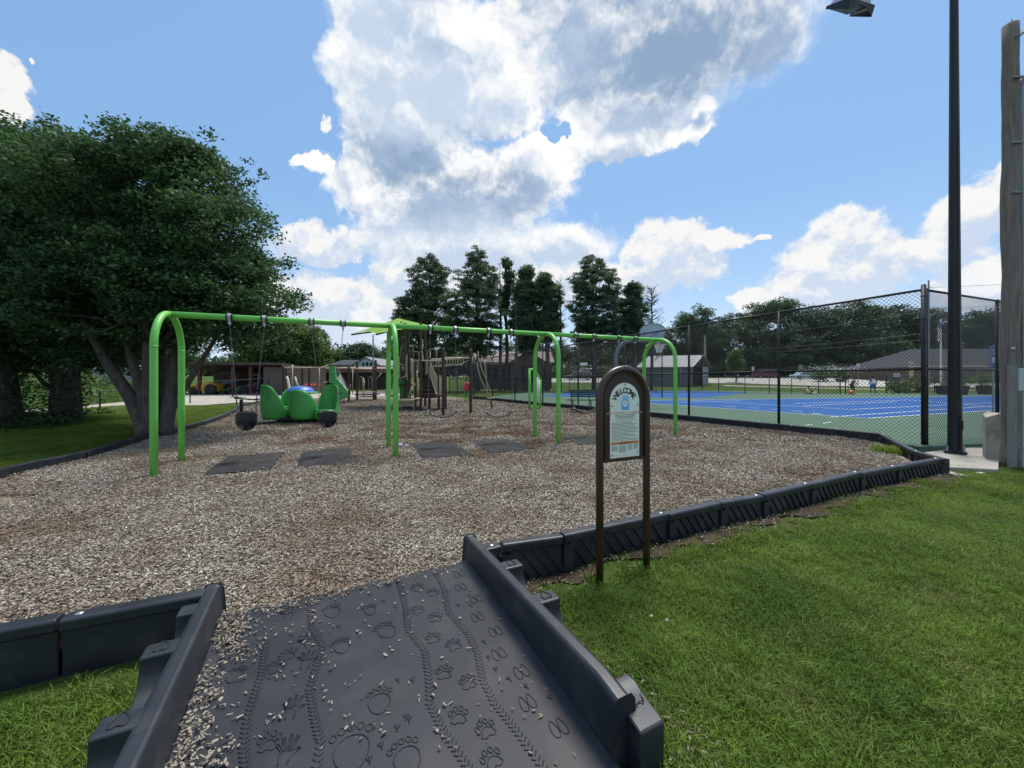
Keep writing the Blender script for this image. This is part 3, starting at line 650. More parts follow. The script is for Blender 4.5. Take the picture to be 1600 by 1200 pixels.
scatter('wood_chips', np.column_stack([XY, z]), rot, scl, SRC_CH, 'grey brown wood chips filling the play area')
# chips spilled over the ramp: thick on the left, thin on the right
u = RNG.uniform(0, 2.1, 26000); v = RNG.uniform(0, WID, 26000)
nz = .5+.5*np.sin(u*7+2*np.sin(v*9))*np.sin(v*8+u*3)
nz2 = np.clip(np.sin(u*13+3*np.sin(v*11+1))*np.sin(v*15+u*8)*1.3-.15, 0, 1)
thick = np.exp(-((WID-v)/(.12+.05*np.sin(u*6)))**2)*1.2+.26*np.exp(-((WID-v)/.55)**2)*nz2+.009+.25*np.exp(-(u/.07)**2)*(v > .5)
dense = thick*(.35+.9*nz)
keep = RNG.random(len(u)) < np.clip(dense, 0, 1); u, v = u[keep], v[keep]; n = len(u)
pp = np.array([RP(a, b, .002) for a, b in zip(u, v)]); edge = np.exp(-((WID-v)/.15)**2); pp[:, 2] += edge*RNG.uniform(0, .035, n)
scatter('spilled_chips', pp, np.stack([RNG.normal(0, .15, n), RNG.normal(0, .15, n), RNG.uniform(0, 6.28, n)], 1), RNG.uniform(.6, 1.1, n), SRC_1, 'wood chips scattered over the ramp deck')
n = 900; ax = RNG.uniform(0, 7.4, n); tt = []
for q in ax:
    i = min(int(q/7.5*(len(A)-1)), len(A)-2); f = RNG.random(); p = A[i].lerp(A[i+1], f); d = (A[i+1]-A[i]).normalized(); o_ = abs(RNG.normal(0, .16))+.02; tt.append((p.x+d.y*o_, p.y-d.x*o_))
tt = np.array(tt); scatter('stray_chips', np.column_stack([tt, H(tt[:, 0], tt[:, 1])+.02]), np.stack([RNG.normal(0, .2, n), RNG.normal(0, .2, n), RNG.uniform(0, 6.28, n)], 1), RNG.uniform(.7, 1.2, n), SRC_1, 'stray wood chips on the soil beside the border')
# ------------------------------------------------------------------ grass
def tuft(k, n, R, h0, h1, wd):
    rr = random.Random(k); mb = MB()
    for i in range(n):
        a = rr.uniform(0, 6.28); r = R*math.sqrt(rr.random()); x, y = r*math.cos(a), r*math.sin(a); h = rr.uniform(h0, h1); yaw = rr.uniform(0, 6.28); ln = rr.uniform(.2, 1.1)*h
        c, s = math.cos(yaw), math.sin(yaw); px_, py_ = -s*wd/2, c*wd/2
        p1 = (x+c*ln*.3, y+s*ln*.3, h*.6); p2 = (x+c*ln, y+s*ln, h*rr.uniform(.75, 1))
        mb.add([(x-px_, y-py_, 0), (x+px_, y+py_, 0), (p1[0]+px_*.8, p1[1]+py_*.8, p1[2]), (p1[0]-px_*.8, p1[1]-py_*.8, p1[2]), p2], [(0,1,2,3), (3,2,4)])
    return src('grass_source', mb, m_blade)
T1 = [tuft(100+k, 46, .075, .018, .055, .0042) for k in range(7)]
T2 = [tuft(200+k, 60, .16, .03, .07, .008) for k in range(5)]
T3 = [tuft(300+k, 22, .05, .05, .12, .005) for k in range(4)]
fr = [(p.x, p.y) for p in [RZ(1.9, -.22, 0), RZ(.1, -.22, 0)]+A+[Vector((7.6, 6.6, 0)), Vector((16, 10, 0)), Vector((16, .4, 0)), Vector((.5, .4, 0))]]
def lawn(n, x0, x1, y0, y1, poly, soil=None):
    x = RNG.uniform(x0, x1, n); y = RNG.uniform(y0, y1, n); k = inpoly(x, y, poly) & (np.abs(x) < y*1.45+.4)
    if soil:
        d = np.min([dseg(x, y, soil[i], soil[i+1]) for i in range(len(soil)-1)], 0)+.10*np.sin(x*5)*np.cos(y*7)+.05*np.sin(x*17+y*13)
        k &= (RNG.random(n) < np.clip((d-.16)/.3, 0, 1)**1.3+.02)
    # thin patches
    k &= RNG.random(n) < np.clip(1.25+.8*np.sin(x*2.3+1.1*np.sin(y*1.9))*np.cos(y*2.9+x), .35, 1)
    return x[k], y[k]
SL = [(p.x, p.y) for p in A]
def put(name, xy_, srcs, s0, s1, label):
    x, y = xy_; n = len(x)
    return scatter(name, np.column_stack([x, y, H(x, y)+.004]), np.stack([RNG.normal(0, .08, n), RNG.normal(0, .08, n), RNG.uniform(0, 6.28, n)], 1), RNG.uniform(s0, s1, n), srcs, label)
put('grass', lawn(26000, .2, 8, .9, 5, fr, SL), T1, .75, 1.25, 'short green lawn grass on the near right')
put('grass', lawn(26000, 2, 14, 3.5, 10, fr, SL), T2, .7, 1.1, 'lawn grass farther right')
n_ = 260; q_ = [RZ(RNG.uniform(1.2, 2.1), -RNG.uniform(.24, .5), 0) for _ in range(n_)]; scatter('stray_chips', np.array([(p.x, p.y, float(H(p.x, p.y))+.02) for p in q_]), RNG.normal(0, .3, (n_, 3))+np.column_stack([np.zeros(n_), np.zeros(n_), RNG.uniform(0, 6.28, n_)]), RNG.uniform(.7, 1.2, n_), SRC_1, 'stray wood chips beside the near end of the right rail')
put('grass', lawn(700, .2, 4, 1.2, 4.2, fr, SL), T3, .7, 1.2, 'longer tufts of grass by the sign')
lf = [(p.x, p.y) for p in [RZ(1.9, WID+.25, 0), RZ(.3, WID+.25, 0), SB[0], SB[1], SB[2], SB[3]]]+[(-6, .6)]
lf = [(x, y-.1) for x, y in lf]
put('grass', lawn(9000, -5, 0, .6, 2.6, lf, [(SB[i].x, SB[i].y) for i in range(4)]), T1, .9, 1.5, 'grass inside the corner left of the ramp')
LL = [(p.x, p.y) for p in LB]
lft = LL+[(-12, 28), (-20, 28), (-22, 6)]
put('grass', lawn(42000, -20, -5, 5, 20, lft, None), T2, .6, 1.0, 'mown grass between the border and the gravel lot')
# tuft growing inside the corner of the bed
cx_, cy_ = G(1392, 706, .02).xy; n = 150
scatter('grass', np.column_stack([RNG.normal(cx_, .13, n), RNG.normal(cy_, .11, n), np.full(n, .01)]), np.stack([RNG.normal(0, .1, n), RNG.normal(0, .1, n), RNG.uniform(0, 6.28, n)], 1), RNG.uniform(.9, 1.5, n), T3, 'clump of grass growing through chips in the corner')
# clover heads and litter are tiny things lying in the lawn
for (px, py) in ((1018,960),(1042,966),(1470,768)):
    m = MB(); p = G(px, py, -.08); m.ball((p.x, p.y, -.095), .012, 5); o = m.build('clover_flower', m_white, smooth=True); tag(o, {1018: 'white clover head in the lawn, the one closer to the sign post', 1042: 'white clover head in the lawn just right of its twin', 1470: 'white speck of clover near the far corner of the border'}[px], 'flower', 'white clover heads in the lawn')
# ------------------------------------------------------------------ welcome sign
sa = G(937, 912, -.12); sb = G(1010, 892, -.12); ctr = (sa+sb)/2; dS = (sb-sa).normalized(); half = (sb-sa).length/2
rz = math.atan2(dS.y, dS.x); sign = thing('welcome_sign', (ctr.x, ctr.y, -.13), 'brown arched post sign reading WELCOME standing in the lawn', 'sign', rz=rz)
def bl(mb, name, m, parent=None, **k):     # build with local coordinates under the rotated sign
    off = Vector((0,0,0)); r = parent
    while r is not None: off = off+r.location; r = r.parent
    mb.v = [(v[0]+off.x, v[1]+off.y, v[2]+off.z) for v in mb.v]; return mb.build(name, m, parent, **k)
HT = Zp(573, ctr.y)+.13; cz = HT-half-.02
arc = [(-half, 0, -.1), (-half, 0, cz*.5)]+[(half*-math.cos(a), 0, cz+half*math.sin(a)) for a in np.linspace(0, math.pi, 25)]+[(half, 0, cz*.5), (half, 0, -.1)]
mb = MB(); mb.tube(arc, .030, 14); bl(mb, 'frame', m_brown, sign, smooth=True)
zb = Zp(716, ctr.y)+.13
ih = half-.026
def arched(h, z0, zc, n=20): return [(-h, z0), (h, z0)]+[(h*math.cos(a), zc+h*math.sin(a)) for a in np.linspace(0, math.pi, n)]
mb = MB(); mb.extr([(x, -.008, z) for x, z in arched(ih, zb-.018, cz)], (0, .016, 0)); bl(mb, 'backing_board', m_panel, sign)
mb = MB(); rim = [(ih-.012, 0, zb)]+[((ih-.012)*math.cos(a), -.010, cz+(ih-.012)*math.sin(a)) for a in np.linspace(0, math.pi, 20)]+[(-(ih-.012), -.010, zb)]; rim[0] = (ih-.012, -.010, zb)
mb.tube(rim, .007, 6); bl(mb, 'trim', m_brown, sign, smooth=True)
fw = ih*.70; fz0 = zb+.012; fzc = cz-.02
mb = MB(); mb.extr([(x, -.0125, z) for x, z in arched(fw, fz0, fzc)], (0, .0045, 0)); face = bl(mb, 'sign_face', m_offw, sign)
mb = MB(); mb.bar((-fw, -.0135, fz0), (fw, -.0135, fz0), .004, .004); mb.bar((-fw, -.0135, fz0), (-fw, -.0135, fzc), .003, .003); bl(mb, 'face_edge', m_oink, sign)
FH = fzc+fw-fz0
def TM(x, z, rot=0): return Matrix.Translation((x, -.0138, z)) @ Matrix.Rotation(math.pi/2, 4, 'X') @ Matrix.Rotation(rot, 4, 'Z')
mb = MB(); wd = 'WELCOME'
for i, chh in enumerate(wd):
    a = math.radians(90+57-19.0*i); r = fw*.74; rr_ = r*.98
    text_mb(mb, chh, fw*.42, TM(rr_*math.cos(a), fzc-.02+rr_*math.sin(a)*.98, a-math.pi/2), bold=.03)
bl(mb, 'welcome_lettering', m_ink, face)
FX = lambda f: -fw+2*fw*f                  # fractions across, and from top of the face
FZ = lambda g_: fzc+fw-FH*g_
def rect(mb, x0, x1, g0, g1, y=-.0132): mb.add([(FX(x0), y, FZ(g1)), (FX(x1), y, FZ(g1)), (FX(x1), y, FZ(g0)), (FX(x0), y, FZ(g0))], [(0,1,2,3)])
mb = MB(); rect(mb, .38, .65, .185, .37); bl(mb, 'logo_panel', m_pblue, face)
mb = MB(); rect(mb, .385, .645, .27, .366, -.0135); mb.tube([(.0+.30*fw*.72*math.cos(a), -.0137, FZ(.275)+.30*fw*.72*math.sin(a)) for a in np.linspace(0, 2*math.pi, 20, False)], .0045, 4, closed=True); bl(mb, 'logo_print', m_lblue, face)
mb = MB(); c = (0, FZ(.275)); mb.add([(c[0]+.2*fw*math.cos(a), -.0141, c[1]+.2*fw*math.sin(a)) for a in np.linspace(0, 2*math.pi, 18, False)], [tuple(range(18))]); bl(mb, 'logo_disc', m_offw, face)
mb = MB()
for k, (x, g_) in enumerate(((.475,.262),(.53,.262),(.475,.285),(.53,.285))): rect(mb, x-.018, x+.018, g_-.006, g_+.006, -.0144)
for x0, x1, g_ in ((.43,.48,.178),(.49,.61,.178),(.43,.6,.205)): rect(mb, x0, x1, g_-.006, g_+.006, -.0144)
bl(mb, 'logo_detail', m_lblue, face)
mb = MB(); text_mb(mb, 'ADULT SUPERVISION IS RECOMMENDED', .0205, TM(0, FZ(.405)), bold=.02); text_mb(mb, 'PLAYGROUND RULES', .018, TM(.0, FZ(.51))); bl(mb, 'orange_heading', m_oink, face)
mb = MB()
def dashes(g_, x0, x1, seed, h=.0032):
    r = random.Random(seed); x = x0
    while x < x1-.02:
        l = r.uniform(.02, .075); mb.add([(FX(x), -.0134, FZ(g_)-h/2), (FX(min(x+l, x1)), -.0134, FZ(g_)-h/2), (FX(min(x+l, x1)), -.0134, FZ(g_)+h/2), (FX(x), -.0134, FZ(g_)+h/2)], [(0,1,2,3)]); x += l+.011
for g_, x0, x1 in ((.432,.17,.86),(.452,.17,.88),(.472,.22,.78)): dashes(g_, x0, x1, int(g_*1000), .005)
rect(mb, .08, .93, .4885, .4905)
for i in range(14): dashes(.535+.0182*i, .06, (.72,.94,.78,.88,.97,.93,.88,.96,.70,.85,.93,.60,.94,.9)[i], i, .0036)
bl(mb, 'rule_text', m_ink, face)
mb = MB(); rect(mb, .04, .97, .79, .825); bl(mb, 'orange_band', m_orange, face)
mb = MB(); text_mb(mb, 'WARNING', .020, TM(.01, FZ(.808))); z = FZ(.808); mb.add([(-.052, -.0136, z-.007), (-.036, -.0136, z-.007), (-.044, -.0136, z+.008)], [(0,1,2)]); bl(mb, 'warning_lettering', m_ink, face)
mb = MB()
for x0, x1, g0, g1 in ((.06,.26,.845,.925),(.30,.54,.835,.945),(.60,.75,.84,.92),(.80,.95,.835,.91)):
    for i in range(int((g1-g0)/.0105)): dashes(g0+.0105*i, x0, x1, int(x0*100)+i, .0042)
rect(mb, .05, .95, .972, .975); bl(mb, 'warning_text', m_gink, face)
for x, g_ in ((.5,.022),(.06,.305),(.93,.295),(.07,.955),(.93,.94)):
    mb = MB(); c = (FX(x), FZ(g_)); mb.lathe([(.0001, .006), (.006, .005), (.009, 0)], (0,0,0), 10); mb.xf(Matrix.Translation((c[0], -.0132, c[1])) @ Matrix.Rotation(math.pi/2, 4, 'X')); bl(mb, 'screw', m_steel, face, smooth=True)
for x in (half, ):
    for z in (cz-.1, zb+.02):
        mb = MB(); mb.lathe([(.0001, .003), (.004, 0)], (0,0,0), 6); mb.xf(Matrix.Translation((x, -.031, z)) @ Matrix.Rotation(math.pi/2, 4, 'X')); bl(mb, 'rivet', m_steel, sign)
# ------------------------------------------------------------------ swing set
UB = Vector((.9137, .4065, 0)); PB = Vector((-.4065, .9137, 0)); C0 = Vector((-5.684, 6.465, 0)); SP = 3.557
def beam_at(px): k = (px-CX)/F; t_ = (k*C0.y-C0.x)/(UB.x-UB.y*k); return C0+UB*t_, t_
ZB = 2.56; HS = .575
sw = thing('swing_set', C0+UB*SP*1.5, 'long bright green steel swing frame with four arched legs', 'swing frame')
for i in range(4):
    c = C0+UB*SP*i; pts = [c-PB*HS+Vector((0,0,-.15)), c-PB*HS+Vector((0,0,1.0))]+[c-PB*HS*math.cos(a)+Vector((0,0,ZB-HS+HS*math.sin(a))) for a in np.linspace(0, math.pi, 21)]+[c+PB*HS+Vector((0,0,1.0)), c+PB*HS+Vector((0,0,-.15))]
    mb = MB(); mb.tube(pts, .050, 16); arch = mb.build('arched_leg', m_green, sw, smooth=True)
    mb = MB()
    for s in (-1, 1): mb.tube([c+s*PB*HS+Vector((0,0,ZB-HS-.012)), c+s*PB*HS+Vector((0,0,ZB-HS+.012))], .052, 16)
    mb.build('weld_collar', m_green, arch, smooth=True)
for i in range(3): mb = MB(); a = C0+UB*(SP*i+.0)+Vector((0,0,ZB)); b = C0+UB*(SP*(i+1)-.004)+Vector((0,0,ZB)); mb.tube([a, b], .052, 16); mb.build('top_beam', m_green, sw, smooth=True)
HG = [(359,413),(487,536),(672,711),(763,798),(898,927),(966,992)]
def mkhanger():
    mb = MB()
    for s in (-1, 1): mb.tube([(s*.035, 0, ZB), (s*.035+s*.012, 0, ZB)], .074, 14)
    h = mb.v[:]; hb = MB(); hb.v, hb.f, hb.mi = mb.v, mb.f, mb.mi
    return hb
ph = None
chain = None
def link(mb, c, rzz, l=.018, w_=.009, r=.0030):
    pts = []
    for a in np.linspace(0, 2*math.pi, 8, False): pts.append((w_*math.cos(a)*math.cos(rzz), w_*math.cos(a)*math.sin(rzz), c+l*math.sin(a)))
    mb.tube(pts, r, 4, closed=True)
def mkchain(length, parent, loc, lean=0):
    mb = MB(); n = int(length/.030); 
    for k in range(n): link(mb, -.02-k*.030, (k % 2)*math.pi/2)
    o = mb.build('chain', m_steel, parent, smooth=True); return o
for pi_, pr in enumerate(HG):
    for px in pr:
        c, t_ = beam_at(px); hg = thing('x', (0,0,0), None, None) if False else None
        m = Matrix.Translation((c.x, c.y, ZB)) @ Matrix.Rotation(math.atan2(UB.y, UB.x), 4, 'Z')
        mb = MB()
        for s in (-1, 1): mb.tube([(s*.030, 0, 0), (s*.046, 0, 0)], .072, 14)
        for s in (-1, 1): mb.box((s*.038, .075, 0), (.02, .03, .05)); mb.box((s*.038, -.075, 0), (.02, .03, .05))
        mb.xf(m); cl_ = mb.build('hanger_clamp', m_dkgreen if False else m_mat, sw)
        mb = MB(); mb.tube([(-.026, 0, 0), (.026, 0, 0)], .070, 14); mb.box((0, 0, -.095), (.035, .05, .06)); mb.tube([(0, .022*math.cos(a), -.125+.022*math.sin(a)) for a in np.linspace(0, 2*math.pi, 8, False)], .006, 5, closed=True)
        mb.xf(m); mb.build('hanger_bracket', m_silver, cl_, smooth=False)
def belt_swing(prx, ends, ysag, label):
    a, ta = beam_at(prx[0]); b, tb = beam_at(prx[1]); t0 = beam_at(ends[0])[1]; t1 = beam_at(ends[1])[1]; y = ((a+b)/2).y
    zE = Zp(ysag[0], y); zS = Zp(ysag[1], y); mid = (a+b)/2
    root = thing('belt_swing', (mid.x, mid.y, zS), label, 'swing', 'belt swings hanging from the green frame')
    for tt_, te in ((ta, t0), (tb, t1)):
        p = C0+UB*tt_; p = Vector((p.x, p.y, ZB-.14)); q = C0+UB*te; q = Vector((q.x, q.y, zE+.02)); d = (q-p); l = d.length; mb = MB(); n = int(l/.030)
        for k in range(n): link(mb, -k*.030, (k % 2)*math.pi/2)
        mb.xf(Matrix.Translation(p) @ Vector((0,0,-1)).rotation_difference(d).to_matrix().to_4x4()); mb.build('chain', m_chain, root)
    mb = MB(); n = 14; top = []; w_ = .07
    for i in range(n+1):
        f = i/n; tt_ = t0+(t1-t0)*f; p = C0+UB*tt_; z = zS+(zE-zS)*abs(2*f-1)**2.2; top.append((p, z))
    vs = []
    for p, z in top: vs += [p-PB*w_+Vector((0,0,z)), p+PB*w_+Vector((0,0,z)), p+PB*w_+Vector((0,0,z+.014)), p-PB*w_+Vector((0,0,z+.014))]
    fs = [(0,1,2,3), tuple(len(vs)-4+k for k in (3,2,1,0))]
    for i in range(n):
        for j in range(4): fs.append((4*i+j, 4*i+4+j, 4*i+4+(j+1) % 4, 4*i+(j+1) % 4))
    mb.add(vs, fs); st = mb.build('belt_seat', m_mat, root, smooth=False)
    for p, z in (top[0], top[-1]): mb = MB(); mb.bar(Vector((p.x, p.y, z+.01))-PB*.06, Vector((p.x, p.y, z+.01))+PB*.06, .03, .02); mb.tube([Vector((p.x, p.y, z+.01))-PB*.05, Vector((p.x, p.y, z+.06)), Vector((p.x, p.y, z+.01))+PB*.05], .005, 5); mb.build('seat_bracket', m_silver, st)
belt_swing(HG[2], (668.5, 714.5), (643.5, 652.5), 'black belt swing left of the middle bay, in front of the brown post')
belt_swing(HG[3], (758.5, 800.5), (644, 652), 'black belt swing right of the middle bay, beside the arched leg')
belt_swing(HG[4], (897, 932), (638.5, 645.5), 'black belt swing just left of the welcome sign, in front of the bench')
belt_swing(HG[5], (964, 996), (636.5, 643.5), 'black belt swing hidden behind the welcome sign')
def bucket(prx, bx, ys, label):
    a, ta = beam_at(prx[0]); b, tb = beam_at(prx[1]); c, tc_ = beam_at((bx[0]+bx[1])/2); wdt = (beam_at(bx[1])[1]-beam_at(bx[0])[1])/2
    z1 = Zp(ys[0], c.y); z0 = Zp(ys[1], c.y); root = thing('bucket_swing', (c.x, c.y, z0), label, 'swing', 'toddler bucket swings')
    m = Matrix.Translation((c.x, c.y, z0)) @ Matrix.Rotation(math.atan2(UB.y, UB.x), 4, 'Z'); hh = z1-z0
    # rounded shell: open tub with two leg holes, front taller in the middle
    mb = MB(); prof = []; n = 20; rows = 7; vs = []
    for i in range(rows+1):
        f = i/rows
        for j in range(n):
            q = 2*math.pi*j/n; r = (.30+.70*min(1, f*1.9)**.6)
            vs.append((wdt*r*math.cos(q), .13*r*math.sin(q)*1.0, hh*(f*(.80+.20*abs(math.sin(q)))) ))
    fs = [tuple(range(n))]
    for i in range(rows):
        for j in range(n):
            q = 2*math.pi*(j+.5)/n
            if i in (1, 2) and abs(math.cos(q)) > .30 and abs(math.cos(q)) < .93 and math.sin(q) < 0: continue
            fs.append((i*n+j, i*n+(j+1) % n, (i+1)*n+(j+1) % n, (i+1)*n+j))
    mb.add(vs, fs); mb.xf(m); sh = mb.build('bucket_seat', m_black, root, smooth=True, solid=.012)
    mb = MB(); mb.tube([m @ Vector((wdt*math.cos(q), .13*math.sin(q), hh*(.80+.20*abs(math.sin(q))))) for q in np.linspace(0, 2*math.pi, 24, False)], .012, 6, closed=True); mb.build('rim', m_black, sh, smooth=True)
    for s, tt_ in ((-1, ta), (1, tb)):
        pj = m @ Vector((s*wdt*.98, 0, hh*.8+.42)); p = C0+UB*tt_; p = Vector((p.x, p.y, ZB-.14)); d = pj-p; mb = MB(); k_ = int(d.length/.030)
        for k in range(k_): link(mb, -k*.030, (k % 2)*math.pi/2)
        mb.xf(Matrix.Translation(p) @ Vector((0,0,-1)).rotation_difference(d).to_matrix().to_4x4()); mb.build('chain', m_chain, root)
        mb = MB()
        for sy in (-1, 1): mb.tube([pj, m @ Vector((s*wdt*.86, sy*.07, hh*.92))], .006, 5)
        mb.build('hanger_strap', m_chain, root)
bucket(HG[0], (368.5, 402), (644, 672.5), 'black toddler bucket swing nearest the left arched leg, below the seesaw')
bucket(HG[1], (498, 526), (643, 668), 'black toddler bucket swing hanging in front of the green spinner')
# ------------------------------------------------------------------ mats
def rmat(px, label, z=.03, group='rubber wear mats under the swings'):
    p = [G(x, y, z) for x, y in px]; c = sum(p, Vector())/4; n_ = [c+(q-c)*.84 for q in p]; mb = MB(); lo = [Vector((q.x, q.y, .012)) for q in p]; hi = [Vector((q.x, q.y, z+.016)) for q in n_]
    # rough corners curl a little
    p = [Vector((q.x, q.y, z-.004+random.uniform(0, .012))) for q in p]
    mb.add(lo+p, [(i, (i+1) % 4, 4+(i+1) % 4, 4+i) for i in range(4)]); mb.add(p+hi, [(i, (i+1) % 4, 4+(i+1) % 4, 4+i) for i in range(4)]+[(4,5,6,7)])
    return tag(mb.build('swing_mat', m_mat), label, 'mat', group)
rmat([(317,742),(422,733),(443,707),(357,712)], 'black rubber mat leftmost of the row, beside the first arched leg')
rmat([(464,729),(560,722),(546,699),(470,706)], 'grey black rubber mat left of the second arched leg')
rmat([(661,716),(740,711),(706,690.5),(641,692.5)], 'worn rubber mat right of the second arched leg')
rmat([(767,708),(835,700.5),(791,685),(735,688)], 'worn rubber mat left of the third arched leg')
rmat([(905,694.5),(965,692),(940,679.5),(872,680.5)], 'rubber mat partly behind the left post of the welcome sign')
rmat([(985,690),(1018,688.5),(1038,682.5),(985,678)], 'rubber mat just right of the welcome sign')
rmat([(398,664),(432,662),(445,655),(405,657)], 'flat rubber mat under the left side of the green spinner', .02, 'mats below the spinner')
rmat([(466,661),(530,657),(552,652),(480,652)], 'flat rubber mat under the right side of the green spinner', .02, 'mats below the spinner')
# ------------------------------------------------------------------ spinner
Ys = 13.6; cx_, cy_ = (479-CX)/F*Ys, Ys; sp = thing('spinner', (cx_, cy_, 0), 'green spinner with tall moulded tub seats and a blue dome', 'playground spinner')
S0 = Vector((cx_, cy_, 0)); zt = Zp(602, 13.0)
mb = MB(); mb.lathe([(.001, .12), (.95, .12), (1.0, .16), (1.0, .22), (.001, .24)], S0, 24); mb.build('turntable', m_black, sp, smooth=False)
mb = MB(); mb.lathe([(.14, .0), (.14, .16)], S0, 12); mb.build('pivot', m_steel, sp)
mb = MB(); mb.lathe([(.44, 1.04), (.41, 1.10), (.32, 1.18), (.17, 1.22), (.001, 1.24)], S0+Vector((-.15, -.1, 0)), 20); mb.build('dome', m_blue, sp, smooth=True)
mb = MB(); mb.lathe([(.10, .2), (.10, .97), (.40, 1.02), (.40, .99)], S0, 16); mb.build('hub_column', m_plas, sp, smooth=True)
def tub(px, Y, back, r0=.37, hgt=zt-.14):
    """moulded bucket: tall arched back towards `back`, low open lip opposite"""
    c = Vector(((px-CX)/F*Y, Y, 0)); mb = MB(); n = 24; vs = []; rows = 8; low = .40
    for i in range(rows+1):
        f = i/rows
        for j in range(n+1):
            q = -2.35+4.7*j/n; sq = min(1, abs(math.sin(q))) if abs(q) < math.pi/2 else 1
            hh = low+(hgt-low)*math.sqrt(max(0, 1-sq**4)) if abs(q) < math.pi/2 else low*(1-.55*(abs(q)-math.pi/2)/.78)
            rad = r0*(.86+.14*min(1, f*3))*(1-.06*f**3); vs.append(c+Vector((math.cos(back+q)*rad, math.sin(back+q)*rad, .16+hh*f)))
    fs = [(i*(n+1)+j, i*(n+1)+j+1, (i+1)*(n+1)+j+1, (i+1)*(n+1)+j) for i in range(rows) for j in range(n)]
    mb.add(vs, fs); t_ = mb.build('tub_seat', m_plas, sp, smooth=True, solid=.03)
    mb = MB(); mb.lathe([(.001, .47), (r0*.80, .47), (r0*.86, .43), (r0*.86, .18)], c, 18); mb.build('seat_pad', m_plas, t_, smooth=True)
    mb = MB(); d = -Vector((math.cos(back), math.sin(back), 0)); p = c+d*r0*.80; s_ = Vector((-d.y, d.x, 0)); mb.bar(p-s_*r0*.62+Vector((0,0,.44)), p+s_*r0*.62+Vector((0,0,.44)), .08, .09); mb.build('front_lip', m_plas, t_, bevel=.02)
tub(433, 13.0, math.radians(238), .47); tub(476, 12.95, math.radians(264), .45, .96); tub(511, 12.8, math.radians(84), .34); tub(455, 14.3, math.radians(110), .38, .95)
# ------------------------------------------------------------------ seesaw
p = G(377, 643, .05); ss = thing('seesaw', (p.x, p.y, 0), 'small dark seesaw with grab handles behind the left bucket swing', 'seesaw')
Yq = p.y; l0 = P(366, 622, Yq-.3); l1 = P(404, 625, Yq+.4)
mb = MB(); mb.bar(l0, l1, .09, .06); mb.build('beam', m_black, ss, bevel=.01)
mb = MB(); mb.tube([(p.x, p.y, 0), (p.x, p.y, (l0.z+l1.z)/2-.02)], .07, 10); mb.build('post', m_black, ss)
mb = MB(); q = P(375, 623, Yq); mb.box((q.x, q.y, q.z+.07), (.42, .26, .035)); mb.build('seat', mat('teal_plastic', (.12, .3, .33), .4), ss, bevel=.02)
for q in (l0, l1): mb = MB(); mb.box((q.x, q.y, q.z+.05), (.26, .22, .03)); mb.build('seat', m_black, ss, bevel=.01)
mb = MB(); q = P(364, 615, Yq-.3); mb.tube([q+Vector((0,0,-.12)), q+Vector((0,-.1,.12)), q+Vector((.0,.1,.12)), q+Vector((0,0,-.12))], .018, 6); mb.bar(q+Vector((0,-.14,.18)), q+Vector((0,.14,.18)), .05, .12); mb.build('handle', m_black, ss)
# ------------------------------------------------------------------ bench
def V3(px, py, Y): return P(px, py, Y)
bn = thing('bench', G(910, 643, 0), 'dark green coated metal bench between the swings and the fence', 'bench'); Yb = 17.2
a0 = V3(888, 624.5, Yb); a1 = V3(934, 624.5, Yb-.1)
for k in range(6): mb = MB(); o_ = Vector((0, -.07*k, 0)); mb.bar(a0+o_+Vector((-.1,0,0)), a1+o_, .05, .03); mb.build('seat_slat', m_dkgreen, bn)
for k in range(4): mb = MB(); o_ = Vector((0, .08+.02*k, .14+.085*k)); mb.bar(a0+o_+Vector((.1,0,0)), a1+o_, .02, .065); mb.build('back_slat', m_dkgreen, bn)
for px in (893, 921, 932):
    mb = MB(); q = V3(px, 624.5, Yb); mb.tube([(q.x, q.y-.35, 0), (q.x, q.y-.33, q.z-.03), (q.x, q.y+.06, q.z-.03), (q.x, q.y+.16, q.z+.42)], .024, 6); mb.tube([(q.x, q.y+.05, q.z-.03), (q.x, q.y+.1, 0)], .024, 6); mb.build('leg', m_dkgreen, bn)
# ------------------------------------------------------------------ chimes panel, red drum
Yc = 18.4; ch = thing('chime_panel', base(835, Yc), 'green arched musical frame with white chime tubes behind the swing frame', 'musical play panel')
p0 = PX(827.5, Yc, 0); p1 = PX(844, Yc+.2, 0); zt_ = Zp(576, Yc); z1_ = Zp(593, Yc)
mb = MB(); mb.tube([p0, p0+Vector((0,0,zt_))], .055, 8); mb.tube([p1, p1+Vector((0,0,z1_))], .055, 8); mb.build('post', m_green, ch, smooth=True)
mb = MB(); mb.tube([p0+(p1-p0)*f+Vector((0, 0, zt_+(z1_-zt_)*f**1.8)) for f in np.linspace(-.12, 1.03, 9)], .055, 8); mb.tube([p0+Vector((0,0,.12)), p1+Vector((0,0,.12))], .04, 6); mb.build('rail', m_green, ch, smooth=True)
for k, f in enumerate((.42, .58, .74, .88)): mb = MB(); q = p0.lerp(p1, f); mb.tube([q+Vector((0,-.06,zt_+(z1_-zt_)*f**1.8-.1)), q+Vector((0,-.06,.45-.05*k))], .032, 8); mb.build('chime_tube', m_white, ch, smooth=True)
Yd = 24.5; dr = thing('flower_drum', base(729, Yd), 'round red drum on green stalks standing near the fence', 'musical play panel')
q = P(729.7, 604.5, Yd); mb = MB(); mb.lathe([(.001, .05), (.15, .05), (.19, .0), (.15, -.06), (.001, -.06)], (0,0,0), 14); mb.xf(Matrix.Translation(q) @ Matrix.Rotation(math.pi/2, 4, 'X') @ Matrix.Rotation(.3, 4, 'Y')); mb.build('drum', m_red, dr, smooth=True)
for k in range(7): mb = MB(); a = k*.9; mb.ball(q+Vector((.17*math.cos(a), -.02, .17*math.sin(a)*1.35)), .085, 5); mb.build('petal', m_red, dr, smooth=True)
mb = MB(); 
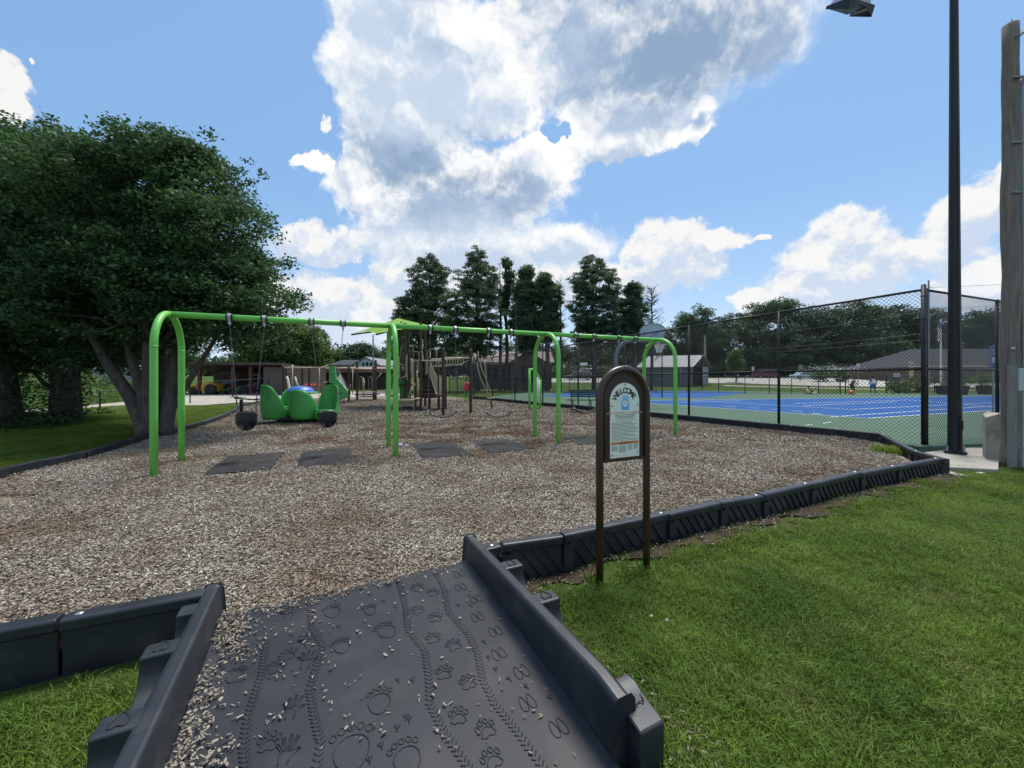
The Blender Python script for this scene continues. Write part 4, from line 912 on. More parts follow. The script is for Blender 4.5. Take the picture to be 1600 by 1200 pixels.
for dx in (-.13, .13): mb.tube([(q.x+dx, q.y, 0), (q.x+dx, q.y, q.z-.1)], .04, 6)
mb.bar((q.x-.13, q.y, .55), (q.x+.13, q.y, .55), .04, .05); mb.build('stalk', m_plas, dr)
o = G(625, 697, .03); mb = MB(); mb.lathe([(.001, 0), (.045, 0), (.055, .04), (.05, .07), (.001, .06)], (o.x, o.y, .01), 12); mb.tube([(o.x+.1, o.y, .03), (o.x+.16, o.y+.02, .03)], .03, 8); tag(mb.build('toy_cup', mat('purple_plastic', (.4, .3, .5), .5), smooth=True), 'small pale purple toy lying beside the second arched leg', 'toy')
# ------------------------------------------------------------------ main play structure (deck, stairs, shade)
Yp = 19.5
ps = thing('play_structure', base(640, Yp), 'brown and tan climbing structure with stairs under a lime shade canopy', 'play structure')
def post(par, px, Y, ptop, pbot=None, r=.062, m=None, name='post', cap=True):
    x = (px-CX)/F*Y; zt = Zp(ptop, Y); mb = MB(); mb.tube([(x, Y, -.1), (x, Y, zt)], r, 10)
    if cap: mb.lathe([(r*1.15, -.05), (r*1.15, .0), (r*.6, .05), (.001, .06)], (x, Y, zt), 10)
    return mb.build(name, m or m_brown, par, smooth=False)
m_shade = mat('lime_fabric', (.21, .42, .05), .75, var=.06, scale=3, col2=(.26, .50, .07), transl=.35)
Yc0 = 21.0
ap_ = P(622, 497, Yc0); cs = [P(549, 521.5, 21.0), P(588, 521, 18.3), P(691, 512, 19.6), P(650, 513, 23.0)]
n = 8; mb = MB()
for i in range(4):
    a, b = cs[i], cs[(i+1) % 4]; vs = []
    for r in range(n+1):
        for c in range(n+1):
            f = r/n; e = a.lerp(b, c/n); mid_ = (a+b)/2; sag = 4*(c/n)*(1-c/n); e = e.lerp(Vector((ap_.x, ap_.y, e.z)), .10*sag)+Vector((0, 0, .12*sag)); q = ap_.lerp(e, f); q.z -= .07*math.sin(math.pi*f)*(.4+.6*sag); vs.append(q)
    mb.add(vs, [(r*(n+1)+c, r*(n+1)+c+1, (r+1)*(n+1)+c+1, (r+1)*(n+1)+c) for r in range(n) for c in range(n)])
can = mb.build('shade_canopy', m_shade, ps, smooth=True)
for q in cs: mb = MB(); mb.tube([ap_-Vector((0,0,.12)), ap_.lerp(q, .5)-Vector((0,0,.3)), q-Vector((0,0,.05))], .045, 6); mb.build('canopy_rib', m_black, can)
for px, Y, t in ((627,20.4,503),(633,19.4,505),(638.5,20.8,508),(657.5,19.2,504),(664.5,20.2,506),(606,21,512)): post(ps, px, Y, t, cap=False)
for px, Y, t, in ((620.5,18.0,583),(640,18.6,549),(649,17.8,565),(657.5,17.4,551),(671,19.0,560),(685.5,18.4,566)): post(ps, px, Y, t)
# lower deck, step, upper deck
def plat(x0, x1, Y0, Y1, py, name='deck', m=m_brown):
    z = Zp(py, Y0); mb = MB(); a = PX(x0, Y0, z); b = PX(x1, Y0, z); w_ = b.x-a.x; mb.box((a.x+w_/2, (Y0+Y1)/2, z-.04), (w_, Y1-Y0, .08)); return mb.build(name, m, ps, bevel=.01)
plat(620, 650, 17.8, 19.2, 624.5, m=m_tan); plat(651, 690, 17.6, 19.2, 617.5, m=m_brown); plat(640, 668, 19.2, 20.8, 588); plat(606, 640, 19.4, 21.0, 600)
mb = MB(); a = PX(622, 18.0, Zp(627, 18)); mb.extr([a, PX(648, 18, Zp(627, 18)), PX(647, 18, Zp(636, 18)), PX(640, 18, Zp(634.5, 18)), PX(630, 18, Zp(634.5, 18)), PX(623, 18, Zp(637, 18))], (0, .03, 0)); mb.build('skirt_panel', m_tan, ps)
# stairs (five treads) and their sloping tan side panels
for i in range(6):
    f = i/5; Y = 17.7+1.5*f; z = Zp(616, 17.6)+f*(Zp(587, 19.2)-Zp(616, 17.6)); x0 = PX(656, Y, z).x; x1 = PX(682-8*f, Y, z).x; mb = MB(); mb.box(((x0+x1)/2, Y, z), (x1-x0, .30, .05)); mb.box(((x0+x1)/2, Y+.13, z-.10), (x1-x0, .02, .18)); mb.build('stair_tread', m_brown, ps)
def panel(pts, name, m, slots=0, th=.03):
    q = [P(px, py, Y) for px, py, Y in pts]; mb = MB(); mb.extr(q, (0, th, 0)); o = mb.build(name, m, ps)
    return o
panel([(672,560,19.0),(675,572,18.8),(683,587,18.2),(683.5,616,17.7),(681.5,616,17.7),(670,583,18.9),(668.5,567,19.1)], 'stair_side_panel', m_tan)
panel([(655,575,19.4),(655.5,563,19.5),(642,560,18.6),(643,588,18.6),(648,596,17.9)], 'stair_side_panel', m_tan)
panel([(641.5,560,18.5),(643.5,560,18.5),(649.5,573,17.8),(648,597,17.8),(641.5,583,18.5)], 'tan_panel', m_tan)
panel([(686,586,18.0),(689,586,18.0),(689,617,17.9),(686,617,17.9)], 'tan_panel', m_tan)
panel([(652,562,19.3),(656,558,19.3),(656,582,19.3),(652,582,19.3)], 'tan_panel', m_tan)
panel([(665,562,20),(670,562,20),(670,585,20),(665,585,20)], 'tan_panel', m_tan)
panel([(605,540,20.8),(608,541,20.8),(608,570,20.8),(605,570,20.8)], 'tan_panel', m_tan)
panel([(622.5,566,19.4),(625,560,19.4),(625,590,19.4),(622,592,19.4)], 'tan_panel', m_tan)
panel([(633.5,558,18.9),(636.5,552,18.9),(636.5,588,18.9),(633.5,588,18.9)], 'tan_panel', m_tan)
def pipe(pts, name='handrail', r=.022, m=None, par=None):
    mb = MB(); q = [P(*p) for p in pts]; mb.tube(q, r, 6); return mb.build(name, m or m_tan, par or ps, smooth=True)
pipe([(625,560,19.6),(626.5,543,19.6),(631,540,19.6),(634,541,19.6),(634,562,19.6)]); pipe([(640,538.5,20.2),(645,539.5,20.2),(646,560,20.2)]); pipe([(646,549,19.2),(653,549.5,19.2),(655,553,19.2),(655,575,19.2)])
pipe([(668,562,19.8),(668,548,19.8),(673,545,19.8),(682,546,19.8),(682.5,567,19.8)]); pipe([(672,548,19.9),(672,585,19.9)])
pipe([(604,577,19),(613,572,19),(622,569,19),(634,570.5,19)]); pipe([(621,593,18.2),(629,590,18.2),(636,587,18.2)]); pipe([(588,592,19),(597,583,19)]); pipe([(646,600,17.6),(641,610,17.4),(638,624,17.3)]); pipe([(643,602,17.6),(648,600,17.5),(648,603,17.5)])
pipe([(646.5,642,16.6),(646.5,626,16.6),(648,623,16.6),(656,623,17.0)]); pipe([(651.5,579,17.5),(652,600,17.5),(652,617,17.5)])
pipe([(603,600,18.8),(610,588,18.8),(617,586,18.8)]); pipe([(602,618,18.8),(607,600,18.8),(612,590,18.8)])
# curly slide tube pieces and green panel below
mb = MB(); q0 = P(629, 602, 19.6)
for k in range(3): x = PX(626+4.5*k, 19.6, 0).x; mb.box((x, 19.6, .75), (.10, .03, 1.35))
mb.build('green_slat', m_plas, ps)
mb = MB(); mb.tube([P(617,600,18.6), P(617,606,18.5), P(620,612,18.4), P(616,618,18.3), P(606,616,18.2)], .11, 8); mb.build('slide_tube', m_tan, ps, smooth=True)
mb = MB()
for k in range(9):
    f = k/8; mb.ball(P(660+.6*math.sin(k), 531+30*f, 20.4), .045, 4)
mb.build('bead_chain', m_offw, ps)
# curved bits of the roof access and steering wheel
mb = MB(); mb.tube([P(697+8*math.cos(a)-25, 0, 1) for a in (0,)]*2, .01, 3) if False else None
# ------------------------------------------------------------------ loop ladder overhead
oh = thing('overhead_ladder', G(712, 650, 0), 'tan overhead loop ladder carried by brown posts right of the stairs', 'climber')
post(oh, 692.5, 15.5, 545.5, r=.065); post(oh, 735.5, 16.3, 547, r=.065); post(oh, 696, 18.6, 553, r=.065)
pipe([(655,563.5,17.6),(690,564,15.6)], 'overhead_beam', .035, par=oh); pipe([(694,559,17.6),(733,559.5,16.5)], 'overhead_beam', .045, par=oh); pipe([(700,573,15.6),(718,571,15.9),(733,563,16.3),(749,555,16.6)], 'overhead_beam', .03, par=oh, m=m_black)
for k in range(11):
    px = 677+4.3*k; Y = 16.6-.03*k+.2*math.sin(k*.4); c = P(px, 567-(.2*k), Y); mb = MB(); mb.tube([c+Vector((.10*math.cos(a), .16*math.cos(a)*.8, .17*math.sin(a))) for a in np.linspace(0, 2*math.pi, 12, False)], .017, 5, closed=True); mb.build('loop', m_tan, oh, smooth=True)
sc_ = thing('ladder_climber', G(769, 636, 0), 'leaning tan pipe climber standing free right of the two brown posts', 'climber')
pipe([(746,554,17.6),(749,563,17.6),(753,578,17.6),(759,591,17.7),(764,606,17.9),(769,620,18.2)], 'climber_rail', .022, par=sc_); pipe([(745,566,17.5),(747,577,17.5),(751,592,17.6),(758,606,17.7),(766,619,18.0)], 'climber_rail', .022, par=sc_)
pipe([(745,566,17.5),(749,562.5,17.5),(754,562,17.5),(757,566,17.5),(760,590,17.6),(762,623,18.0),(772,621.5,18.2)], 'climber_rail', .022, par=sc_); pipe([(747,549,17.6),(748,556,17.6)], 'climber_rail', .02, par=sc_)
q = G(770, 637, 0); mb = MB(); mb.tube([q-Vector((0,0,.1)), P(766, 623, 18.1)], .05, 8); mb.build('foot', m_brown, sc_)
# ------------------------------------------------------------------ far fitness unit with the green climbing wall
Yf = 26.0
fu = thing('climbing_unit', base(515, Yf), 'low brown post climbing unit with tan rails and a green climbing wall', 'play structure')
for px, Y, t in ((442.5,25.5,572),(472,27,574),(483,28,573),(545,24.5,573),(558,26.5,565),(584,25.5,573),(587,27,563)): post(fu, px, Y, t, r=.075)
def fpipe(pts, name='rail', r=.028, m=None): return pipe(pts, name, r, m, fu)
fpipe([(443,574.5,25.5),(472,574.5,25.6),(515,574,25.6),(545,575.5,25.5),(586,577,25.5)], 'top_rail', .04); fpipe([(443,573,27),(500,574,27),(512,571,27)], 'top_rail', .03)
for px, a, b in ((457,572,625),(499,574,612),(547,600,617),(551,575,617),(568,590,620)): fpipe([(px,a,26.0),(px,b,26.0)])
for px, w_ in ((562,4),(576,5)):
    for k in range(2): fpipe([(px,611,25.6),(px,590,25.6),(px+w_/2,588,25.6),(px+w_,590,25.6),(px+w_,611,25.6)], 'guard_loop', .024); px += 0
fpipe([(569,594,25.6),(569,610,25.6)]); fpipe([(560,612.5,25.4),(586,612.5,25.4)], 'rail', .04); fpipe([(588,592,25.3),(596,583,25.3)]); fpipe([(505,600,25),(506,597,25),(512,597,25)])
mb = MB(); mb.box((PX(574, 26.3, 0).x, 26.3, Zp(616, 26.3)), (1.3, 1.2, .08)); mb.build('deck', m_brown, fu)
mb = MB(); mb.box((PX(572, 26.0, 0).x, 26.0, Zp(619, 26)), (.9, .35, .05)); mb.build('step', m_brown, fu)
wall = [P(514,572,24.4), P(523,573,24.0), P(525,590,23.8), P(543,611,23.0), P(543,621,23.0), P(527,626,23.4), P(524,626,23.5), P(523,600,23.8), P(514,598,24.4)]
mb = MB(); mb.extr(wall, (.03, .06, 0)); wl = mb.build('climbing_wall', m_plas, fu)
rr = random.Random(3)
for k in range(22):
    px, py = rr.uniform(515, 541), rr.uniform(576, 620)
    if (px > 524 and py < 590+(px-525)*1.2) or (px < 524 and py > 596): continue
    mb = MB(); Y = 23.7-(px-514)*.04; c = P(px, py, Y-.05); mb.tube([c+Vector((.07*math.cos(a), 0, .085*math.sin(a))) for a in np.linspace(0, 5.0, 7)], .018, 4); mb.build('hand_hold', m_dkgreen if k % 3 else m_plas, wl)
mb = MB(); mb.extr([P(523,573,24.0), P(528,577,24.6), P(546,606,24.6), P(543,611,23.0), P(525,590,23.8)], (0,.05,0)); mb.build('black_wall', m_black, fu)
for px in (538, 546): mb = MB(); c = P(px, 640-18, 24); mb.box((c.x, c.y, .05), (.5, .5, .08)); mb.build('footing', m_black, fu) if px == 546 else None
bk = thing('basket_climber', base(455, 28), 'pale curved frame and hanging rings at the left end of the far climbing unit', 'climber')
pipe([(448,588,28),(450,594,28),(452,605,28),(455,614,28)], 'frame', .07, m_offw, bk); pipe([(461,588,28),(463,596,28),(467,605,28)], 'frame', .05, m_offw, bk); pipe([(448,586,28),(455,583,28),(463,587,28)], 'frame', .04, m_black, bk); pipe([(457,570,28),(457,620,28)], 'frame', .03, m_offw, bk)
for k, px in enumerate((474, 480, 487, 492)): pipe([(px-2,600,29),(px,604,29),(px+2,600,29)], 'ring', .05, m_red, bk)
# ------------------------------------------------------------------ bunting
bt = thing('bunting', P(680, 488, 24), 'short string of pale pennants hanging in front of the dark conifers', 'bunting')
pl = [P(652, 482, 24), P(665, 484, 24), P(680, 487.5, 24), P(698, 492, 24), P(712, 498, 24)]; mb = MB(); mb.tube(pl, .008, 4); mb.build('string', m_black, bt)
for px, py, w_, h_ in ((664,483,6,5),(680,486.5,7,6.5),(688,489,6,4.5),(696,491,7,5)):
    a = P(px-w_/2, py-.6, 24); b = P(px+w_/2, py+.8, 24.05); c = P(px-.5, py+h_, 24.1); mb = MB(); mb.extr([a, b, c], (0,.006,0)); mb.build('pennant', m_white2, bt)
# ------------------------------------------------------------------ basketball goal
Yg = 20.5; bg_ = thing('basketball_goal', base(962, Yg), 'grey gooseneck basketball goal with fan shaped backboard beyond the fence', 'basketball goal')
gp = [(PX(962, Yg, 0).x, Yg, -.05), P(962, 575, Yg), P(962.5, 556, Yg), P(966, 545, Yg), P(972, 537, Yg), P(980, 533, Yg), P(990, 531.5, Yg), P(1008, 532, Yg+.1)]
m_gsteel = mat('grey_goal_paint', (.16, .18, .21), .5, var=.15, scale=8); mb = MB(); mb.tube(gp, .10, 10); mb.build('gooseneck_pole', m_gsteel, bg_, smooth=True)
bc = P(1019.5, 521, Yg+.3); an = math.radians(-20); ux = Vector((math.cos(an), math.sin(an), 0)); fan = [(-.50, -.42), (.50, -.42), (.62, -.1)]+[(.66*math.cos(a), .08+.45*math.sin(a)) for a in np.linspace(0, math.pi, 14)]+[(-.62, -.1)]
nrm = Vector((-ux.y, ux.x, 0)); mb = MB(); mb.extr([bc+ux*x+Vector((0,0,z)) for x, z in fan], nrm*.05); m_bb = mat('backboard_paint', (.36, .44, .52), .5, var=.06); bb = mb.build('backboard', m_bb, bg_)
mb = MB(); mb.tube([bc+ux*x-nrm*.01+Vector((0,0,z)) for x, z in fan], .022, 5, closed=True); mb.build('backboard_rim', m_gsteel, bb)
for x in (-.4, .4):
    for z in (.15, -.3): mb = MB(); mb.tube([Vector(gp[-1]), bc+ux*x+Vector((0,0,z))], .025, 5); mb.build('brace', m_gsteel, bg_)
mb = MB(); rc = P(1030, 538.5, Yg+.3)+Vector((0,0,0)); mb.tube([rc+Vector((.23*math.cos(a), .23*math.sin(a), 0)) for a in np.linspace(0, 2*math.pi, 16, False)], .014, 5, closed=True); mb.build('hoop', m_orange, bg_)
mb = MB()
for k in range(12):
    a = k*math.pi/6
    for s in (-1, 1): mb.tube([rc+Vector((.23*math.cos(a), .23*math.sin(a), 0)), rc+Vector((.17*math.cos(a+s*.5), .17*math.sin(a+s*.5), -.22)), rc+Vector((.13*math.cos(a+s*.9), .13*math.sin(a+s*.9), -.42))], .009, 3)
mb.build('net', m_white, bg_)
# ------------------------------------------------------------------ tall chain link fence
m_wire = mat('black_vinyl_wire', (.012, .013, .015), .5, var=.1)
def mesh_panel(par, a, b, z0, z1a, z1b, pitch=.09, r=.0038):
    a = Vector((a.x, a.y, 0)); b = Vector((b.x, b.y, 0)); l = (b-a).length; d = (b-a)/l; mb = MB(); nrm = Vector((-d.y, d.x, 0))
    zm = max(z1a, z1b); K = int((l+zm-z0)/pitch)+2; vs = []; fs = []
    for sg in (1, -1):
        for k in range(-1, K):
            # z = z0 + (s - s0)*sg ; clip
            if sg == 1: c0 = k*pitch-(zm-z0); s_a = max(0, c0); s_b = min(l, c0+(zm-z0)); f = lambda s: z0+(s-c0)
            else: c0 = k*pitch; s_a = max(0, c0-(zm-z0)); s_b = min(l, c0); f = lambda s: z0+(c0-s)
            # clip against the sloping top rail
            if s_b <= s_a: continue
            top = lambda s: z1a+(z1b-z1a)*s/l
            for _ in range(1):
                if f(s_b) > top(s_b):
                    g0 = f(s_a)-top(s_a); g1 = f(s_b)-top(s_b)
                    if g0 > 0: s_a2 = s_a; s_b = s_a
                    else: s_b = s_a+(s_b-s_a)*(-g0)/(g1-g0)
                if s_b <= s_a: break
                if f(s_a) > top(s_a):
                    g0 = f(s_a)-top(s_a); g1 = f(s_b)-top(s_b)
                    if g1 > 0: s_a = s_b
                    else: s_a = s_a+(s_b-s_a)*g0/(g0-g1)
            if s_b-s_a < .02: continue
            p = a+d*s_a+Vector((0,0,f(s_a)))+nrm*.004*sg; q = a+d*s_b+Vector((0,0,f(s_b)))+nrm*.004*sg
            t = (q-p).normalized(); u = nrm; w2 = t.cross(u); o = len(vs)
            for e in (p, q):
                for j in range(3): an = 2*math.pi*j/3; vs.append(e+(u*math.cos(an)+w2*math.sin(an))*r)
            for j in range(3): fs.append((o+j, o+(j+1) % 3, o+3+(j+1) % 3, o+3+j))
    mb.add(vs, fs); return mb.build('chain_link_panel', m_wire, par)
def fence(name, pts, ztops, label, z0=-.04, rp=.038, midf=.5, pitch=.09, wr=.0042, corner=()):
    c = pts[len(pts)//2]; root = thing(name, (c.x, c.y, float(H(c.x, c.y))), label, 'fence')
    for i, (p, zt) in enumerate(zip(pts, ztops)):
        rr_ = rp*1.2 if i in corner else rp; mb = MB(); g = float(H(p.x, p.y)); mb.tube([(p.x, p.y, g-.1), (p.x, p.y, zt+(.10 if i in corner else .02))], rr_, 10); mb.ball((p.x, p.y, zt+(.1 if i in corner else .02)), rr_*1.05, 4, sz=.6); po = mb.build('fence_post', m_black, root, smooth=True)
        if i in corner:
            for z in np.linspace(.25, zt-.15, 7): mb = MB(); mb.lathe([(rr_*1.12, -.012), (rr_*1.12, .012)], (p.x, p.y, z), 12); mb.build('tension_band', m_black, po)
    for i in range(len(pts)-1):
        a, b = pts[i], pts[i+1]; mb = MB(); mb.tube([(a.x, a.y, ztops[i]), (b.x, b.y, ztops[i+1])], .028, 8); mb.build('top_rail', m_black, root, smooth=True)
        g0 = float(H(a.x, a.y)); g1 = float(H(b.x, b.y))
        if midf: mb = MB(); mb.tube([(a.x, a.y, g0+(ztops[i]-g0)*midf), (b.x, b.y, g1+(ztops[i+1]-g1)*midf)], .026, 8); mb.build('middle_rail', m_black, root, smooth=True)
        mb = MB(); mb.tube([(a.x, a.y, g0+.06), (b.x, b.y, g1+.06)], .012, 6); mb.build('tension_wire', m_black, root)
        mesh_panel(root, a, b, max(g0, g1)+.03, ztops[i], ztops[i+1], pitch, wr)
    return root
FC = Vector((9.3, 8.82, 0)); FD = Vector((-.498, .867, 0))
pts, zts = [], []
s_list = [0, 3.0, 5.95, 9.05, 12.1, 15.2, 18.3, 21.4, 24.6]
for s in s_list: pts.append(FC+FD*s); zts.append(3.5-.6*s/24.6)
fence('chain_link_fence', pts, zts, 'tall black chain link fence between the play area and the courts', corner=(0, 8))
RD = Vector((.93, .366, 0)); pts = [FC+RD*.001]+[FC+RD*s for s in (3.5, 6.8, 10.1)]; pts[0] = FC+RD*.10
fence('chain_link_fence', pts, [3.5, 3.5, 3.5, 3.5], 'tall black chain link fence turning right behind the black light pole')
e = FC+FD*24.6; BD = Vector((-.93, -.06, 0)); pts = [e+BD*.1]+[e+BD*s for s in (2.0, 4.2, 6.5)]
fence('chain_link_fence', [e+Vector((-.02,.1,0)), e+Vector((-.9,2.6,0)), e+Vector((-2.0,5.2,0)), e+Vector((-3.2,8,0))], [2.9, 2.9, 2.9, 2.9], 'tall black chain link fence continuing behind the overhead ladder', pitch=.16, wr=.006)
# low black fence along the far side of the courts
def far_pts(list_): return [Vector(((px-CX)/F*Y, Y, 0)) for px, Y in list_]
fp = far_pts([(760,43),(800,42.5),(845,42),(890,41.6),(935,41),(980,40.5),(1025,40),(1075,39.5),(1123,39),(1164,38.6),(1202,38.2),(1237,38),(1279,37.6),(1313,37.4)])
fence('low_fence', fp, [float(H(p.x, p.y))+1.72 for p in fp], 'low black fence along the far side of the courts, left of the gateway', rp=.035, midf=0, pitch=.2, wr=.007)
fp = far_pts([(1393,37),(1460,36.6),(1533,36),(1610,35.6),(1700,35)])
fence('low_fence', fp, [float(H(p.x, p.y))+1.72 for p in fp], 'low black fence along the far court edge, right of the gateway', rp=.035, midf=0, pitch=.2, wr=.007)
gt = thing('gate', (fp[0].x-1.6, 37.1, 0), 'narrow black gate frame standing open between the two low fences', 'gate')
for px in (1321, 1385): mb = MB(); x = (px-CX)/F*37.2; mb.tube([(x, 37.2, 0), (x, 37.2, 1.8)], .045, 8); mb.build('gate_post', m_black, gt)
mb = MB(); x = (1327-CX)/F*37.2
mb.tube([(x, 37.3, .1), (x, 37.3, 1.7), (x+.1, 38.4, 1.7), (x+.1, 38.4, .1)], .025, 6, closed=True); mb.build('gate_frame', m_black, gt)
sg = thing('notice_board', (PX(1401, 37, 0).x, 36.9, 0), 'small white notice on the low fence right of the gateway', 'sign')
q = P(1401, 586, 36.9); mb = MB(); mb.box(q, (.62, .03, .36)); mb.build('board', m_white2, sg); mb = MB(); mb.box(q-Vector((0,.02,0)), (.4, .006, .02)); mb.box(q-Vector((0,.02,.07)), (.3, .006, .02)); mb.build('print', m_ink, sg)
mb = MB(); 
for dx in (-.2, .2): mb.tube([(q.x+dx, q.y+.03, 0), (q.x+dx, q.y+.03, q.z)], .02, 5)
mb.build('stand', m_black, sg)
# wire fence posts along the gravel on the left
wf = thing('wire_fence', G(156, 655, 0), 'thin dark wire fence with black posts beside the gravel lot', 'fence'); wp = []
for px, py, t in ((-60,672,622),(77,660,618),(156,648,612),(230,641,607),(297,634,597),(420,626,590)):
    g = G(px, py, -.02); wp.append((g, Zp(t, g.y))); mb = MB(); mb.tube([(g.x, g.y, -.1), (g.x, g.y, wp[-1][1])], .03, 8); mb.build('fence_post', m_black, wf)
for i in range(len(wp)-1):
    (a, za), (b, zb_) = wp[i], wp[i+1]; mb = MB(); mb.tube([(a.x, a.y, za-.03), (b.x, b.y, zb_-.03)], .012, 5); mb.tube([(a.x, a.y, .5), (b.x, b.y, .5)], .005, 4); mb.tube([(a.x, a.y, .1), (b.x, b.y, .1)], .005, 4); mb.build('fence_wire', m_black, wf)
# ------------------------------------------------------------------ black light pole and floodlights
Yl = G(1492, 708, -.02).y; xl = (1492-CX)/F*Yl; lp = thing('light_pole', (xl, Yl, -.02), 'tall black steel light pole bolted to a concrete pad', 'light pole')
mb = MB(); n = 12; mb.tube([(xl, Yl, -.02), (xl-.02, Yl, 9.6)], [.108, .062], n); mb.build('shaft', m_black, lp)
mb = MB(); mb.lathe([(.12, .10), (.14, .05), (.22, .045), (.22, .012), (.001, .012)], (xl, Yl, -.02), 4); mb.build('base_plate', m_black, lp)
for k in range(4): mb = MB(); a = k*math.pi/2; mb.tube([(xl+.16*math.cos(a), Yl+.16*math.sin(a), 0), (xl+.16*math.cos(a), Yl+.16*math.sin(a), .13)], .02, 6); mb.build('anchor_bolt', m_steel, lp)
mb = MB(); mb.box((xl-.0, Yl-.098, .55), (.09, .03, .18)); mb.build('hand_hole_cover', m_black, lp); mb = MB(); mb.ball((xl+.03, Yl-.116, .47), .008, 4); mb.build('cover_screw', m_steel, lp)
mb = MB(); mb.box((xl-.9, Yl, 9.7), (3.6, .12, .12)); mb.build('cross_arm', m_black, lp)
def flood(px, py, sc=1.0, yaw=0):
    c = P(px, py, Yl-.05); mb = MB(); m = Matrix.Translation(c) @ Matrix.Rotation(yaw, 4, 'Z') @ Matrix.Rotation(math.radians(28), 4, 'X') @ Matrix.Scale(sc, 4)
    # shallow trapezoid housing, lens below, curved visor
    mb.add([(-.22,-.2,0),(.22,-.2,0),(.22,.2,0),(-.22,.2,0),(-.16,-.14,.2),(.16,-.14,.2),(.16,.14,.2),(-.16,.14,.2)], [(4,5,6,7),(0,1,5,4),(1,2,6,5),(2,3,7,6),(3,0,4,7)]); mb.xf(m); h = mb.build('floodlight', m_silver, lp, bevel=.01)
    mb = MB(); mb.box((0, 0, -.005), (.38, .34, .012)); mb.xf(m); mb.build('lens', m_glass, h)
    mb = MB(); vs = []; k = 10
    for i in range(k+1):
        x = -.26+.52*i/k; cv = .06*(1-(2*i/k-1)**2); vs += [(x, -.22, .02), (x, -.24-.0*cv, -.13+cv*1.6)]
    mb.add(vs, [(2*i, 2*i+2, 2*i+3, 2*i+1) for i in range(k)]); mb.add([(-.26,-.22,.02),(-.26,-.24,-.13),(-.26,.18,-.02),(-.26,.18,.02)], [(0,1,2,3)]); mb.add([(.26,-.22,.02),(.26,-.24,-.13),(.26,.18,-.02),(.26,.18,.02)], [(0,3,2,1)]); mb.xf(m); mb.build('visor', m_black, h, solid=.008)
    mb = MB(); t = m @ Vector((0, 0, .2)); mb.bar(t, (t.x, Yl, 9.68), .05, .05); mb.build('yoke', m_black, lp)
flood(1326, 12, 1.25, .25); flood(1392, -12, 1.2, .1); flood(1560, -20, 1.1, -.3)
mb = MB(); pad = [G(x, y, -.02) for x, y in ((1474,729),(1560,733),(1562,700),(1515,699),(1445,706))]
mb.prism([(p.x, p.y) for p in pad], -.16, -.022); tag(mb.build('concrete_pad', m_conc, bevel=.01), 'pale concrete pad below the black light pole', 'pad')
mb = MB(); q = G(1549, 722, -.08); a = P(1540, 722, q.y); b = P(1561, 722, q.y); mb.add([(a.x, q.y, -.15), (b.x+.05, q.y, -.15), (b.x+.2, q.y+.35, -.15), (a.x+.36, q.y+.35, -.15), (a.x, q.y, Zp(652, q.y)), (b.x+.05, q.y, Zp(645, q.y)), (b.x+.2, q.y+.35, Zp(645, q.y)), (a.x+.36, q.y+.35, Zp(650, q.y))], [(0,3,2,1),(4,5,6,7),(0,1,5,4),(1,2,6,5),(2,3,7,6),(3,0,4,7)])
tag(mb.build('concrete_block', m_conc, bevel=.02), 'upright stained concrete block left of the wooden utility pole', 'block')
# ------------------------------------------------------------------ wooden utility pole with conduit and meter box
Yu = G(1580, 731, -.1).y; xu = (1579-CX)/F*Yu; up = thing('utility_pole', (xu, Yu, -.1), 'weathered wooden utility pole at the right edge of the lawn', 'utility pole')
mb = MB(); zs = np.linspace(-.15, Zp(40, Yu), 26); cs_ = []; rs = []
for i, z in enumerate(zs): cs_.append((xu+.012*math.sin(i*.7), Yu+.01*math.cos(i*.9), z)); rs.append(.128-.026*i/25+.004*math.sin(i*2.1))
mb.tube(cs_, rs, 20); pole = mb.build('pole', m_wood, up, smooth=True)
mb = MB(); mb.add([(xu-.02, Yu-.03, zs[-1]), (xu+.04, Yu-.03, zs[-1]), (xu+.03, Yu+.03, zs[-1]), (xu+.02, Yu, zs[-1]+.13)], [(0,1,3),(1,2,3),(2,0,3)]); mb.build('splinter', m_wood, pole)
mb = MB(); q = P(1583, 544, Yu-.128); mb.lathe([(.001, .004), (.032, .003), (.036, 0)], (0,0,0), 14, sx=1.35, sy=.55); mb.xf(Matrix.Translation(q) @ Matrix.Rotation(math.pi/2, 4, 'X')); mb.build('pole_tag', m_silver, pole)
def ubar(px0, px1, py0, py1, Y, d, name, m, bevel=.004):
    a = P(px0, py0, Y); b = P(px1, py1, Y); mb = MB(); mb.box(((a.x+b.x)/2, Y+d/2, (a.z+b.z)/2), (abs(b.x-a.x), d, abs(b.z-a.z))); return mb.build(name, m, up, bevel=bevel)
ubar(1576.5, 1590, 570, 731, Yu-.16, .03, 'plank', mat('grey_board', (.17, .165, .16), .9, var=.2, scale=6, col2=(.26, .25, .24), stretch=(6, 6, .4), bump=.5))
mb = MB(); a = P(1594, 128, Yu-.03); mb.tube([(a.x, a.y, Zp(575, Yu)), (a.x, a.y, a.z-.1), (a.x+.03, a.y, a.z+.03), (a.x+.12, a.y, a.z+.10)], .038, 10); mb.build('conduit', m_gsteel, up, smooth=True)
ubar(1593, 1640, 120, 573, Yu+.04, .10, 'wire_duct', m_white2)
ubar(1592, 1640, 575, 611, Yu-.14, .16, 'meter_box', m_white2, .01); mb = MB(); a = P(1598, 611, Yu-.08); mb.tube([(a.x, a.y, a.z), (a.x, a.y, -.1)], .03, 8); mb.build('conduit', m_white2, up)
for py in (120, 222, 300, 700): mb = MB(); q = P(1590, py, Yu-.13); mb.box(q, (.20, .03, .03)); mb.build('bracket', m_gsteel, up)
